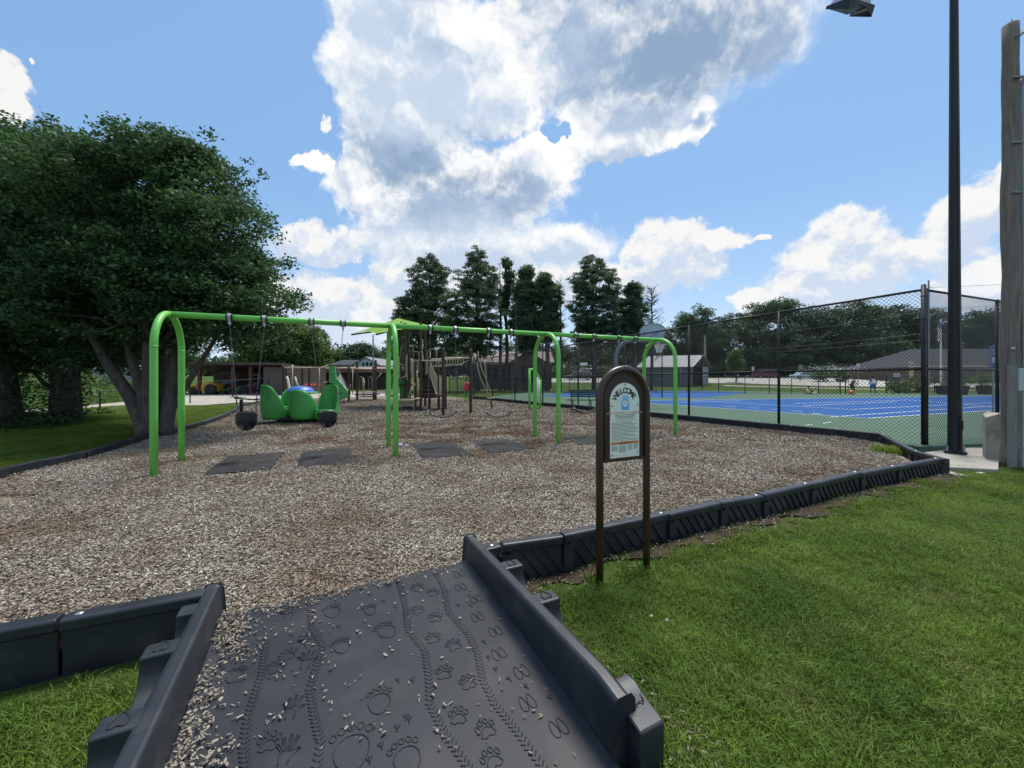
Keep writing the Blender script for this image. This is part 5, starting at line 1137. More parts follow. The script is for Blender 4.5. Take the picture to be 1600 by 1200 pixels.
mb = MB(); q = P(1585, 60, Yu-.1); mb.tube([q, q+Vector((.08,0,.03)), q+Vector((.16,0,.10)), q+Vector((.5,.3,.4))], .014, 6); mb.build('service_wire', m_black, up)
mb = MB(); q = G(1532, 741, -.1); mb.box((q.x, q.y, -.085), (.13, .05, .03)); mb.box((q.x+.08, q.y+.01, -.088), (.04, .04, .02), .4); tag(mb.build('crumpled_litter', m_white, bevel=.01), 'small crumpled white litter on the soil by the pad', 'litter')
# ------------------------------------------------------------------ blue parking sign at the right fence
bs = thing('parking_sign', base(1552, 13.2), 'blue and white sign on a post beside the wooden utility pole', 'sign')
a = P(1546, 541, 13.2); b = P(1557, 575, 13.2); mb = MB(); mb.box(((a.x+b.x)/2, 13.2, (a.z+b.z)/2), (b.x-a.x, .02, a.z-b.z)); mb.build('plate', m_blue, bs)
mb = MB(); mb.box(((a.x+b.x)/2, 13.18, (a.z+b.z)/2-.10), ((b.x-a.x)*.5, .008, .2)); mb.box(((a.x+b.x)/2, 13.18, (a.z+b.z)/2+.22), ((b.x-a.x)*.6, .008, .03)); mb.box(((a.x+b.x)/2, 13.18, (a.z+b.z)/2+.12), ((b.x-a.x)*.5, .008, .03))
for s in (-1, 1): mb.box(((a.x+b.x)/2+s*(b.x-a.x)*.45, 13.18, (a.z+b.z)/2), (.008, .008, (a.z-b.z)*.94))
mb.build('white_print', m_white, bs)
mb = MB(); mb.tube([((a.x+b.x)/2+.05, 13.24, -.1), ((a.x+b.x)/2+.05, 13.24, a.z+.05)], .025, 6); mb.build('post', m_steel, bs)
# ------------------------------------------------------------------ buildings
def gable(name, px0, px1, Y0, dep, zt_px, peak_px, label, mw, mr, ridge_along='x', over=.4, cat='building'):
    x0 = (px0-CX)/F*Y0; x1 = (px1-CX)/F*Y0; g = min(float(H(x0, Y0)), float(H(x0, Y0+dep)))-.1; ze = Zp(zt_px, Y0); zp = Zp(peak_px, Y0)
    root = thing(name, ((x0+x1)/2, Y0, g), label, cat); mb = MB(); mb.box(((x0+x1)/2, Y0+dep/2, (g+ze)/2), (x1-x0, dep, ze-g))
    if ridge_along == 'y': xm = (x0+x1)/2; mb.extr([(x0, Y0, ze), (x1, Y0, ze), (xm, Y0, zp-.12)], (0, dep, 0))
    wall = mb.build('wall', mw, root); mb = MB()
    if ridge_along == 'x':
        ym = Y0+dep/2
        mb.extr([(x0-over, Y0-over, ze-.05), (x0-over, Y0-over, ze+.08), (x0-over, ym, zp), (x0-over, Y0+dep+over, ze+.08), (x0-over, Y0+dep+over, ze-.05)], (x1-x0+2*over, 0, 0))
    else:
        xm = (x0+x1)/2; mb.extr([(x0-over, Y0-over, ze-.22), (x0-over, Y0-over, ze-.05), (xm, Y0-over, zp), (x1+over, Y0-over, ze-.05), (x1+over, Y0-over, ze-.22), (xm, Y0-over, zp-.15)], (0, dep+2*over, 0))
    roof = mb.build('roof', mr, root); return root, wall, roof, x0, x1, g, ze
def fbox(root, px0, px1, py0, py1, Y, d, name, m, par=None):
    a = P(px0, py0, Y); b = P(px1, py1, Y); mb = MB(); mb.box(((a.x+b.x)/2, Y, (a.z+b.z)/2), (abs(b.x-a.x), d, abs(a.z-b.z))); return mb.build(name, m, par or root)
# pavilion with ribbed metal roof: long side and gable end
Ypv = 56.0
pv = thing('pavilion', base(1055, Ypv), 'low pavilion with ribbed metal roof and dark open gable end', 'pavilion')
xa, xb, xc = [(p-CX)/F for p in (1011, 1078, 1106)]
A1 = Vector((xa*Ypv, Ypv+2, 0)); B1 = Vector((xb*Ypv, Ypv, 0)); C1 = Vector((xc*(Ypv+5), Ypv+5, 0)); D1 = A1+(C1-B1); zg = .25; ze = Zp(572, Ypv); zp = Zp(553.5, Ypv)
def wallq(a, b, z0, z1, name, m, th=.15): mb = MB(); mb.bar(Vector((a.x, a.y, (z0+z1)/2)), Vector((b.x, b.y, (z0+z1)/2)), th, z1-z0); return mb.build(name, m, pv)
wallq(A1, B1, zg, ze, 'side_wall', mat('grey_block', (.17, .17, .18), .9, var=.1, scale=3)); wallq(D1, A1, zg, ze, 'end_wall', m_brick); wallq(C1, D1, zg, ze, 'back_wall', m_brick)
q1 = B1.lerp(C1, .12); q2 = B1.lerp(C1, .66); wallq(B1, q1, zg, ze, 'pier', m_brick); wallq(q2, C1, zg, ze, 'pier', mat('pale_block', (.3, .3, .3), .9)); wallq(q1+Vector((0,.6,0)), q2+Vector((0,.6,0)), zg, ze, 'dark_doorway', m_dark)
M1_ = (B1+C1)/2; M0_ = (A1+D1)/2; mb = MB(); mb.extr([Vector((B1.x, B1.y, ze)), Vector((C1.x, C1.y, ze)), Vector((M1_.x, M1_.y, zp-.1))], (M0_-M1_)*.04); mb.build('gable', mat('brown_board', (.07, .045, .035), .9), pv)
ov = (B1-A1).normalized()*.6; os_ = (B1-C1).normalized()*.5; mb = MB()
r0 = Vector((M0_.x, M0_.y, zp))-ov; r1 = Vector((M1_.x, M1_.y, zp))+ov; e0 = Vector((A1.x, A1.y, ze-.12))-ov+os_; e1 = Vector((B1.x, B1.y, ze-.12))+ov+os_; f0 = Vector((D1.x, D1.y, ze-.12))-ov-os_; f1 = Vector((C1.x, C1.y, ze-.12))+ov-os_
mb.extr([r0, r1, e1, e0], (0,0,-.10)); mb.extr([r1, r0, f0, f1], (0,0,-.10)); rf = mb.build('roof', m_metroof, pv)
for k in range(20): f = k/19; mb = MB(); mb.bar(r0.lerp(r1, f)+Vector((0,0,.03)), e0.lerp(e1, f)+Vector((0,0,.03)), .10, .07); mb.build('roof_rib', m_gsteel, rf)
fbox(pv, 1062, 1064.5, 575, 598, Ypv-.3, .12, 'door_frame', m_gsteel); fbox(pv, 1068.5, 1070, 575, 598, Ypv-.3, .12, 'door_frame', m_gsteel)
# brown house behind the side fence
hs, wl_, rf_, x0, x1, g_, z_ = gable('brown_house', 738, 862, 52, 11, 567, 545, 'long low brown house beyond the chain link fence and conifers', mat('brown_siding', (.12, .10, .095), .9, var=.15, scale=2), mat('brown_roof', (.17, .14, .125), .9, var=.15, scale=3, col2=(.24, .2, .18)))
for a, b, c, d in ((752,766,574,590),(770,780,574,592),(785,797,576,590),(805,822,572,590),(826,834,574,598),(842,852,574,589)): w_ = fbox(hs, a, b, c, d, 51.95, .14, 'window', m_dark); fbox(hs, a, b, (c+d)/2-.4, (c+d)/2+.4, 51.85, .06, 'window_bar', m_gsteel, w_)
fbox(hs, 738, 862, 567, 569.5, 51.4, .12, 'fascia', m_white2)
gb = gable('gabled_porch', 800, 850, 49, 3.5, 566, 548, 'gabled porch with tan brick front before the brown house', m_brick, mat('porch_roof', (.16, .13, .12), .9), 'y'); fbox(gb[0], 815, 833, 572, 598, 48.9, .2, 'porch_opening', m_dark)
# low brown brick building left of the play structure, blue white gabled shed behind
lb, *_r = gable('long_low_building', 470, 606, 50, 9, 577, 572, 'long low building with reddish roof edge and dark front behind the climbing unit', mat('dark_brick', (.05, .035, .032), .9, var=.2), mat('reddish_roof', (.24, .15, .125), .9, var=.1, col2=(.3, .2, .17)))
for k in range(7): fbox(lb, 476+18*k, 486+18*k, 584, 600, 49.9, .12, 'dark_window', m_glass)
fbox(lb, 470, 606, 576, 582, 49.4, .25, 'fascia', mat('rust_fascia', (.2, .12, .10), .8, var=.15))
gs, *_r = gable('white_gabled_building', 552, 592, 66, 14, 570, 557, 'pale blue white metal building with a low gable, left of the second arch', mat('pale_blue_sheet', (.50, .58, .68), .6, var=.05), m_metroof, 'y', .3)
gs2, *_r = gable('cream_building', 516, 552, 72, 12, 571, 560, 'cream walled building with grey roof beside the pale blue gable', mat('cream_wall', (.42, .38, .30), .8), m_roof)
fbox(gs, 566, 569, 567, 571, 65.8, .1, 'vent', m_dark); fbox(gs, 572, 575, 566, 571, 65.8, .1, 'vent', m_dark); fbox(gs, 578, 581, 567, 571, 65.8, .1, 'vent', m_dark)
# open machine shed on the left
Ysh = 33.0; sh = thing('machine_shed', base(400, Ysh), 'dark open front machine shed with brown posts and low metal roof', 'shed')
xl_, xr_ = (235-CX)/F*Ysh, (447-CX)/F*Ysh
mb = MB(); mb.extr([(xl_, Ysh-.6, Zp(565, Ysh)), (xr_, Ysh-.6, Zp(567, Ysh)), (xr_, Ysh-.6, Zp(570.5, Ysh)), (xl_, Ysh-.6, Zp(569, Ysh))], (0, 8, -.5)); mb.build('roof', m_shed, sh)
mb = MB(); mb.box(((xl_+xr_)/2, Ysh+7, 1.2), (xr_-xl_, .1, 2.7)); mb.build('back_wall', m_shed, sh); mb = MB(); mb.box((xr_, Ysh+3.5, 1.2), (.1, 7, 2.7)); mb.build('side_wall', m_shed, sh)
x = (413-CX)/F*Ysh; mb = MB(); n = 30
for k in range(n): xx = x+(xr_-x)*k/n; mb.box((xx+(xr_-x)/n/2, Ysh-.1-(.02 if k % 2 else 0), 1.2), ((xr_-x)/n, .05, 2.5))
mb.build('corrugated_front', mat('dark_sheet', (.075, .068, .062), .7, var=.15, scale=1), sh)
for px in (312, 364, 392): mb = MB(); x = (px-CX)/F*Ysh; mb.box((x, Ysh, 1.2), (.22, .22, 2.5)); mb.build('post', mat('rust_post', (.075, .035, .025), .8), sh)
# machines parked inside
def machine(name, px, Y, label, cat, m, w_, h_, cab=True, wheel=.4):
    b_ = base(px, Y); r = thing(name, b_, label, cat); x, y, z = b_; mb = MB()
    mb.extr([(x-w_/2, y-.5, z+wheel*.8), (x+w_/2, y-.5, z+wheel*.8), (x+w_/2, y-.5, z+h_*.55), (x+w_*.1, y-.5, z+h_*.62), (x-w_*.1, y-.5, z+h_*.5), (x-w_/2, y-.5, z+h_*.45)], (0, 1.0, 0)); mb.build('body', m, r, bevel=.05)
    for s in (-1, 1): mb = MB(); R_ = wheel*(1.25 if s > 0 else .85); mb.lathe([(.001, -.12), (R_*.6, -.14), (R_, -.1), (R_, .1), (R_*.6, .14), (.001, .12)], (0,0,0), 16); mb.xf(Matrix.Translation((x+s*w_*.34, y-.55, z+R_)) @ Matrix.Rotation(math.pi/2, 4, 'X')); mb.build('wheel', m_tyre, r)
    if cab:
        mb = MB()
        for dx in (-.1, .35): mb.tube([(x+dx*w_, y-.4, z+h_*.55), (x+dx*w_, y-.4, z+h_)], .03, 5); mb.tube([(x+dx*w_, y+.4, z+h_*.55), (x+dx*w_, y+.4, z+h_)], .03, 5)
        mb.box((x+.12*w_, y, z+h_), (w_*.6, 1.0, .06)); mb.build('canopy', m, r)
    mb = MB(); mb.bar((x-w_*.2, y-.6, z+h_*.5), (x-w_*.75, y-.6, z+h_*.25), .1, .12); mb.build('loader_arm', m, r)
    return r
machine('tractor', 323, 33.5, 'yellow tractor with raised arm parked in the open shed', 'tractor', m_yellow, 2.2, 1.7, False, .38)
machine('utility_cart', 355, 35.5, 'blue grey cart with canopy behind the yellow tractor', 'cart', mat('blue_grey_paint', (.12, .2, .27), .5), 1.8, 1.9)
machine('mower', 378, 34.0, 'dark green mower parked beside the rust shed post', 'mower', mat('mower_green', (.02, .10, .04), .5), 1.7, 1.3, False, .3)
machine('mower', 402, 34.5, 'grey mower with upright handle near the corrugated wall', 'mower', m_gsteel, 1.5, 1.7)
wb, *_r = gable('white_metal_building', 140, 226, 34, 2.5, 578, 570, 'white corrugated metal building seen between the tree trunks', m_white2, m_metroof, 'x', .1)
xx0, xx1 = _r[2], _r[3]; mb = MB()
for k in range(34): mb.box((xx0+(xx1-xx0)*(k+.5)/34, 33.97, 1.2), (.05, .06, 2.2))
mb.build('sheet_ribs', m_white2, wb)
# brick building on the right with arches
rb_ = thing('brick_building', base(1500, 66), 'tan brick building with grey hipped roof behind the right courts', 'building')
Yr = 66; a = P(1425, 573, Yr); b = P(1720, 573, Yr); g = 1.0; mb = MB(); mb.box(((a.x+b.x)/2, Yr+6, (g+a.z)/2), (b.x-a.x, 12, a.z-g)); w0 = mb.build('wall', m_brick2, rb_)
mb = MB(); ov = 1.2; e = [(a.x-ov, Yr-ov, a.z-.1), (b.x+ov, Yr-ov, a.z-.1), (b.x+ov, Yr+13, a.z-.1), (a.x-ov, Yr+13, a.z-.1)]; r_ = [(a.x+6, Yr+6, Zp(541, Yr)), (b.x-6, Yr+6, Zp(541, Yr))]
mb.add(e+r_, [(0,1,5,4),(1,2,5),(2,3,4,5),(3,0,4),(3,2,1,0)]); mb.build('roof', m_roof, rb_)
for px in (1453, 1478, 1503, 1530, 1560):
    mb = MB(); c = P(px, 572, Yr-.06); mb.extr([(c.x-.5, c.y, .9), (c.x+.5, c.y, .9)]+[(c.x+.5*math.cos(t), c.y, c.z-.1+.5*math.sin(t)-.2) for t in np.linspace(0, math.pi, 8)], (0,.05,0)); wn_ = mb.build('window', m_glass, rb_)
    mb = MB(); mb.tube([(c.x+.56*math.cos(t), c.y-.03, c.z-.3+.56*math.sin(t)) for t in np.linspace(0, math.pi, 10)], .07, 5); mb.tube([(c.x-.56, c.y-.03, .9), (c.x-.56, c.y-.03, c.z-.3)], .07, 5); mb.build('window_trim', mat('cream_trim', (.45, .4, .32), .8) if px == 1453 else bpy.data.materials['cream_trim'], wn_)
fbox(rb_, 1422, 1425.5, 565, 590, Yr-.2, .4, 'corner_quoin', bpy.data.materials['cream_trim']); fbox(rb_, 1420, 1720, 571.5, 573.5, Yr-1.15, .2, 'fascia', bpy.data.materials['cream_trim'])
# ------------------------------------------------------------------ vehicles beyond the road
def car(px, Y, lw, hh, m, label, name='parked_car', cat='car', suv=False):
    b_ = base(px, Y); r = thing(name, b_, label, cat); x, y, z = b_; L2 = lw/2; mb = MB(); h1 = hh*.55
    prof = [(-L2,.3),(-L2,.62*h1+.15),(-L2*.93,h1),(-L2*.52,h1*1.06),(-L2*.3,hh),(L2*(.82 if suv else .45),hh),(L2*(.95 if suv else .75),h1*1.1),(L2,h1),(L2,.3)]
    mb.extr([(x+p, y, z+q) for p, q in prof], (0, 1.75, 0)); bd = mb.build('body', m, r, bevel=.07, seg=3)
    mb = MB(); mb.extr([(x-L2*.46, y-.012, z+h1*1.06), (x+L2*(.85 if suv else .62), y-.012, z+h1*1.08), (x+L2*(.76 if suv else .42), y-.012, z+hh*.94), (x-L2*.27, y-.012, z+hh*.94)], (0, .03, 0)); mb.build('side_window', m_glass, bd)
    for s in (-.1, .38): mb = MB(); mb.box((x+L2*s, y-.012, z+hh*.75), (.07, .04, hh*.36)); mb.build('window_pillar', m, bd)
    for s in (-.62, .62): mb = MB(); mb.lathe([(.001,-.1),(.2,-.12),(.34,-.1),(.34,.1),(.001,.1)], (0,0,0), 16); mb.xf(Matrix.Translation((x+L2*s, y-.02, z+.34)) @ Matrix.Rotation(math.pi/2, 4, 'X')); wh = mb.build('wheel', m_tyre, r); mb = MB(); mb.lathe([(.001,.0),(.2,0),(.2,.03)], (0,0,0), 12); mb.xf(Matrix.Translation((x+L2*s, y-.15, z+.34)) @ Matrix.Rotation(math.pi/2, 4, 'X')); mb.build('rim', m_steel, wh)
    return r
car(1199, 80, 4.9, 1.8, m_maroon, 'dark maroon sport utility car parked under the trees', suv=True)
car(1260, 76, 4.4, 1.6, mat('pale_blue_car', (.33, .42, .48), .35), 'pale blue silver car parked right of the maroon one')
car(818, 62, 4.6, 1.5, mat('grey_car', (.3, .31, .32), .35), 'grey car parked in front of the brown house')
car(905, 72, 5.0, 1.7, mat('dark_car', (.05, .055, .06), .35), 'dark car parked between the conifer trunks', suv=True)
car(913, 84, 4.4, 1.9, m_white, 'white van partly hidden behind the conifer trunks', 'parked_van', 'van', True)
# signs and poles far off
def far_sign(px, Y, py0, py1, wpx, m, label, round_=False, name='road_sign'):
    b_ = base(px, Y); r = thing(name, b_, label, 'sign'); c = P(px, (py0+py1)/2, Y); h = (py1-py0)*Y/F; w_ = wpx*Y/F; mb = MB()
    if round_: mb.extr([(c.x+w_/2*math.cos(t), c.y, c.z+h/2*math.sin(t)) for t in np.linspace(0, 2*math.pi, 12, False)], (0,.03,0))
    else: mb.box(c, (w_, .04, h))
    mb.build('plate', m, r); mb = MB(); mb.tube([(b_.x, c.y+.06, b_.z-.1), (b_.x, c.y+.06, c.z+h*.4)], .05, 6); mb.build('post', m_gsteel, r); return r
far_sign(1341, 60, 567, 575.5, 6.5, m_white2, 'round pale sign on a post behind the bending player', True); far_sign(1176.5, 70, 573, 579, 3.5, m_white2, 'small white sign on a post left of the maroon car')
far_sign(1153.5, 70, 577, 581, 2.5, m_lblue, 'tiny light blue sign near the small green tree'); far_sign(1251, 70, 570, 577, 6, m_gsteel, 'grey back of a sign over the pale blue car'); far_sign(1292, 70, 574, 579, 4.5, mat('orange_sign', (.4, .18, .07), .7), 'small orange sign before the dark hedge', name='road_sign')
far_sign(881.5, 66, 570, 574.5, 3, m_white, 'small white sign between the conifer trunks')
ws = far_sign(912, 70, 566.5, 571, 12, m_white, 'long white sign board behind the conifer trunks')
def pole(px, Y, top, label, m, r0=.14, name='utility_pole', cat='utility pole', bars=()):
    b_ = base(px, Y); r = thing(name, b_, label, cat); mb = MB(); zt = Zp(top, Y); mb.tube([(b_.x, Y, b_.z-.2), (b_.x, Y, zt)], [r0, r0*.7], 8); mb.build('shaft', m, r)
    for z, l in bars: mb = MB(); mb.box((b_.x, Y, zt-z), (l, .12, .12)); mb.build('crossarm', m, r)
    return r, zt
m_pw = mat('pale_pole_wood', (.27, .25, .23), .9, var=.2, scale=2)
p1_, z1p = pole(1451, 58, 438, 'pale wooden utility pole just behind the fence corner post', m_pw, .15)
p2_, _ = pole(1101.5, 62, 524, 'pale pole standing beside the pavilion gable', m_pw, .2)
p3_, _ = pole(583, 40, 523, 'slim grey pole carrying a lamp arm left of the second arch', m_gsteel, .09, 'lamp_post', 'lamp post'); q = P(583, 524, 40)
mb = MB(); mb.tube([q, q+Vector((.3,0,.15)), q+Vector((.8,0,.22))], .03, 5); mb.build('lamp_arm', m_gsteel, p3_); mb = MB(); mb.box(q+Vector((.9,0,.2)), (.35, .18, .08)); mb.build('lamp_head', m_gsteel, p3_)
p4_, _ = pole(1097, 52, 505, 'slim black pole rising behind the pavilion end', m_black, .09, 'black_pole', 'pole')
p5_, _ = pole(1034.5, 30, 520, 'black pole on the court beside the basketball goal', m_black, .05, 'black_pole', 'pole')
fpz = base(1470, 60); fl = thing('flagpole', fpz, 'white flagpole with a limp striped flag before the brick building', 'flagpole'); mb = MB(); zt = Zp(501, 60); mb.tube([(fpz.x, 60, fpz.z), (fpz.x, 60, zt)], [.13, .07], 8); mb.ball((fpz.x, 60, zt+.1), .13, 4); mb.build('pole', m_white, fl)
fg = MB(); mats_ = [m_red, m_white, m_blue]; fx = fpz.x; n = 7
for i in range(n):
    x0_ = fx-.05-.12*i/1; 
    for s in range(1): pass
for i in range(9):
    fg.cur = i % 2; z0_ = zt-.4-.28*i; fg.extr([(fx-.06, 59.9, z0_), (fx-.62+.05*math.sin(i), 59.9+.1*math.sin(i*1.3), z0_-.55), (fx-.62+.05*math.sin(i+1), 59.9+.1*math.sin(i*1.3+1), z0_-.83), (fx-.06, 59.9, z0_-.28)], (0, .02, 0))
fg.cur = 2; fg.box((fx-.24, 59.86, zt-.8), (.34, .03, .9)); fg.build('flag', mats_, fl)
# power lines
def wire(pts, label, r=.02):
    mb = MB(); out_ = []
    for i in range(len(pts)-1):
        a, b = pts[i], pts[i+1]
        for k in range(10): f = k/10; q = a.lerp(b, f); q.z -= 4*f*(1-f)*(b-a).length*.012; out_.append(q)
    out_.append(pts[-1]); mb.tube(out_, r, 4); return tag(mb.build('power_line', m_black), label, 'cable', 'power lines over the courts')
for py0, py1, py2, nm in ((529,449,430,'topmost'),(540,485,454,'second'),(553,520,476,'third'),(556,530,500,'fourth'),(575,566,548,'lowest')):
    wire([P(1040, py0, 100), P(1451, py1, 58), P(1760, py2, 52)], 'thin dark power line crossing above the courts, the %s of them' % nm, .022)
# planters
def planter(px, Y, label, plant=True):
    b_ = base(px, Y); r = thing('planter', b_, label, 'planter'); mb = MB(); mb.add([(-.30,-.30,0),(.30,-.30,0),(.30,.30,0),(-.30,.30,0),(-.40,-.40,.8),(.40,-.40,.8),(.40,.40,.8),(-.40,.40,.8)], [(0,3,2,1),(4,5,6,7),(0,1,5,4),(1,2,6,5),(2,3,7,6),(3,0,4,7)]); mb.xf(Matrix.Translation(b_)); mb.build('box', m_black, r, bevel=.03)
    mb = MB(); mb.box(b_+Vector((0,0,.81)), (.84, .84, .07)); mb.build('rim', m_black, r)
    v = []; rr_ = RNG
    n_ = 260; c = np.array([[b_.x, b_.y, b_.z+.92]])+RNG.normal(0, 1, (n_, 3))*[.22, .22, .10 if not plant else .16]; o_ = leafmesh(c, .08, m_weed, r, 'plant'); return r
def leafmesh(c, size, m, parent, name='crown', up=.3, vs_=.35):
    n = len(c); d = RNG.normal(0, 1, (n, 3)); d[:, 2] = d[:, 2]*.6; d /= np.linalg.norm(d, axis=1)[:, None]
    nr = RNG.normal(0, 1, (n, 3)); nr[:, 2] += up*2.5; u = np.cross(d, nr); u /= np.linalg.norm(u, axis=1)[:, None]+1e-9
    s = size*RNG.uniform(1-vs_, 1+vs_, n)[:, None]; fold = np.cross(u, d)*s*.12
    p0 = c-d*s*.5; p1 = c+u*s*.30+fold; p2 = c+d*s*.55; p3 = c-u*s*.30+fold
    v = np.stack([p0, p1, p2, p3], 1).reshape(-1, 3); q = np.arange(4*n).reshape(-1, 4)
    off = np.zeros(3); r = parent
    while r is not None: off += np.array(r.location); r = r.parent
    o = npmesh(name, v-off, q, m, parent); return o
planter(1474, 36, 'black planter box just left of the light pole base'); planter(1501, 35.5, 'black planter box right beside the light pole'); planter(1538, 36.5, 'black planter box with yellow green plants, rightmost of the three')
# ------------------------------------------------------------------ people on the court
def figure(px, Y, J, rad, name_label, H_m, parts):
    pass
def skinmesh(name, joints, edges, radii, m, parent, sub=2):
    me = bpy.data.meshes.new(name); off = Vector(parent.location); me.from_pydata([Vector(j)-off for j in joints], edges, []); me.materials.append(m)
    o = bpy.data.objects.new(name, me); COL.objects.link(o); o.parent = parent
    md = o.modifiers.new('skin', 'SKIN'); md.use_smooth_shade = True
    for i, r in enumerate(radii): me.skin_vertices[0].data[i].radius = (r, r) if not isinstance(r, tuple) else r
    me.skin_vertices[0].data[0].use_root = True
    md = o.modifiers.new('sub', 'SUBSURF'); md.levels = sub; md.render_levels = sub; return o
def person(b_, yaw, s, pose, label, skin, shirt, shorts, shoes, hair, pants_len=.75):
    r = thing('person', b_, label, 'person'); R = Matrix.Translation(b_) @ Matrix.Rotation(yaw, 4, 'Z') @ Matrix.Scale(s, 4); t = lambda k: R @ Vector(pose[k])
    keys = ['pel','chest','neck','head','shL','elL','haL','shR','elR','haR','hipL','knL','anL','toL','hipR','knR','anR','toR']
    E = [('pel','chest'),('chest','neck'),('neck','head'),('chest','shL'),('shL','elL'),('elL','haL'),('chest','shR'),('shR','elR'),('elR','haR'),('pel','hipL'),('hipL','knL'),('knL','anL'),('anL','toL'),('pel','hipR'),('hipR','knR'),('knR','anR'),('anR','toR')]
    rad = dict(pel=.13,chest=.14,neck=.055,head=.095,shL=.06,elL=.042,haL=.04,hipL=.085,knL=.06,anL=.04,toL=.03); rad.update({k[:-1]+'R': v for k, v in list(rad.items()) if k.endswith('L')})
    bd = skinmesh('body', [t(k) for k in keys], [(keys.index(a), keys.index(b)) for a, b in E], [rad[k]*s for k in keys], skin, r)
    hd = t('head'); up = (t('head')-t('neck')).normalized(); mb = MB(); mb.ball((0,0,0), .105*s, 7, sz=1.1); mb.xf(Matrix.Translation(hd+up*.055*s)); mb.build('hair', hair, bd, smooth=True)
    fwd = (R.to_3x3() @ Vector((0,-1,0))).normalized()
    mb = MB(); mb.ball(hd+fwd*.095*s, .02*s, 4); mb.build('nose', skin, bd)
    if shirt: mb = MB(); c0, c1 = t('pel'), t('neck'); mid_ = t('chest'); mb.tube([c0-(mid_-c0)*.15, c0, mid_, c1-(c1-mid_)*.2], [.17*s, .16*s, .185*s, .10*s], 12); mb.build('tank_top', shirt, r, smooth=True)
    mb = MB(); p = t('pel'); mb.tube([p+(t('chest')-p)*.25, p, p-(t('chest')-p)*.15], [.165*s, .18*s, .16*s], 12)
    for q in 'LR': h_ = t('hip'+q); k_ = t('kn'+q); mb.tube([h_+(h_-k_)*.12, h_, h_.lerp(k_, pants_len)], [.10*s, .12*s, .115*s], 10)
    mb.build('shorts', shorts, r, smooth=True)
    for q in 'LR': a_, o_ = t('an'+q), t('to'+q); mb = MB(); mb.ball((0,0,0), .075*s, 5, sx=.75, sy=1.9, sz=.75); mb.xf(Matrix.Translation((a_+o_)/2-Vector((0,0,.02*s))) @ Matrix.Rotation(math.atan2((o_-a_).y, (o_-a_).x)-math.pi/2, 4, 'Z')); mb.build('shoe', shoes, r, smooth=True)
    return r
stand = dict(pel=(0,0,.93),chest=(0,0,1.25),neck=(0,0,1.46),head=(0,-.02,1.63),shL=(.19,0,1.40),elL=(.26,.03,1.12),haL=(.27,-.08,.88),shR=(-.19,0,1.40),elR=(-.27,.03,1.13),haR=(-.26,-.10,.90),
  hipL=(.10,0,.88),knL=(.15,-.04,.49),anL=(.19,.02,.09),toL=(.22,-.16,.04),hipR=(-.10,0,.88),knR=(-.15,-.02,.49),anR=(-.19,.04,.09),toR=(-.24,-.14,.04))
bend = dict(pel=(-.05,.05,.86),chest=(.0,-.05,1.16),neck=(.06,-.14,1.36),head=(.09,-.22,1.51),shL=(.2,-.08,1.28),elL=(.40,-.12,1.06),haL=(.44,-.3,.84),shR=(-.16,-.10,1.30),elR=(-.28,-.2,1.02),haR=(-.22,-.38,.80),
  hipL=(.06,.04,.82),knL=(.16,-.10,.46),anL=(.20,.06,.09),toL=(.26,-.12,.04),hipR=(-.14,.04,.82),knR=(-.22,-.08,.46),anR=(-.24,.08,.09),toR=(-.32,-.1,.04))
sit = dict(pel=(0,0,.14),chest=(-.06,.0,.46),neck=(-.04,0,.66),head=(-.02,-.03,.82),shL=(.04,-.15,.60),elL=(.2,-.22,.38),haL=(.36,-.16,.26),shR=(-.08,.16,.6),elR=(-.16,.26,.34),haR=(-.28,.22,.1),
  hipL=(.08,-.1,.13),knL=(.45,-.2,.32),anL=(.74,-.16,.06),toL=(.86,-.16,.10),hipR=(.08,.1,.13),knR=(.48,.1,.14),anR=(.82,.05,.06),toR=(.92,.0,.12))
m_sk2 = mat('light_brown_skin', (.28, .16, .10), .55); m_hair = mat('black_hair', (.012, .01, .01), .7); m_pants = mat('black_cloth', (.02, .02, .024), .85); m_bsh = mat('blue_cloth', (.03, .12, .42), .8)
person(base(1364, 36.4), 2.9, 1.02, stand, 'person in white tank top and blue shorts standing on the court', m_skin, m_white, m_bsh, m_white, m_hair)
person(base(1332, 36.8), .5, 1.02, bend, 'shirtless person in dark shorts leaning forward with arms out', m_skin, None, m_pants, m_orange, m_hair)
person(base(1263, 36.6), .2, .85, sit, 'person in a pale yellow top sitting on the court, left of the pair', m_skin, mat('pale_yellow_cloth', (.6, .6, .38), .8), m_pants, m_white, m_hair)
person(base(1274.5, 36.2), 2.8, .62, sit, 'small person in white sitting to the right of the one in yellow', m_sk2, m_white, m_white2, m_white, m_hair)
c = base(1330, 36.2); mb = MB(); mb.ball(c+Vector((0,0,.22)), .20, 6, sx=1.2); tag(mb.build('orange_ball', m_orange, smooth=True), 'orange ball at the feet of the leaning player', 'ball')
# ------------------------------------------------------------------ trees
def trunk_mesh(parent, limbs, name='trunk', m=None):
    mb = MB()
    for pts_, r in limbs: mb.tube(pts_, r, 9)
    return mb.build(name, m or m_bark, parent, smooth=True)
def clumps_to_leaves(C, R_, per, size, m, parent, name='crown', flat=.5, up=.3):
    """C (n,3) clump centres, R_ (n,) radii: leaves gather towards each clump's upper shell, leaving dark gaps between clumps"""
    n = len(C); k = np.maximum(6, (per*(R_/R_.mean())**2).astype(int)); idx = np.repeat(np.arange(n), k); N_ = len(idx)
    d = RNG.normal(0, 1, (N_, 3)); d /= np.linalg.norm(d, axis=1)[:, None]; rr_ = RNG.random(N_)**.45
    pos = C[idx]+d*rr_[:, None]*R_[idx][:, None]*np.array([1, 1, flat]); pos += RNG.normal(0, .12, (N_, 3))*R_[idx][:, None]
    return leafmesh(pos, size, m, parent, name, up)
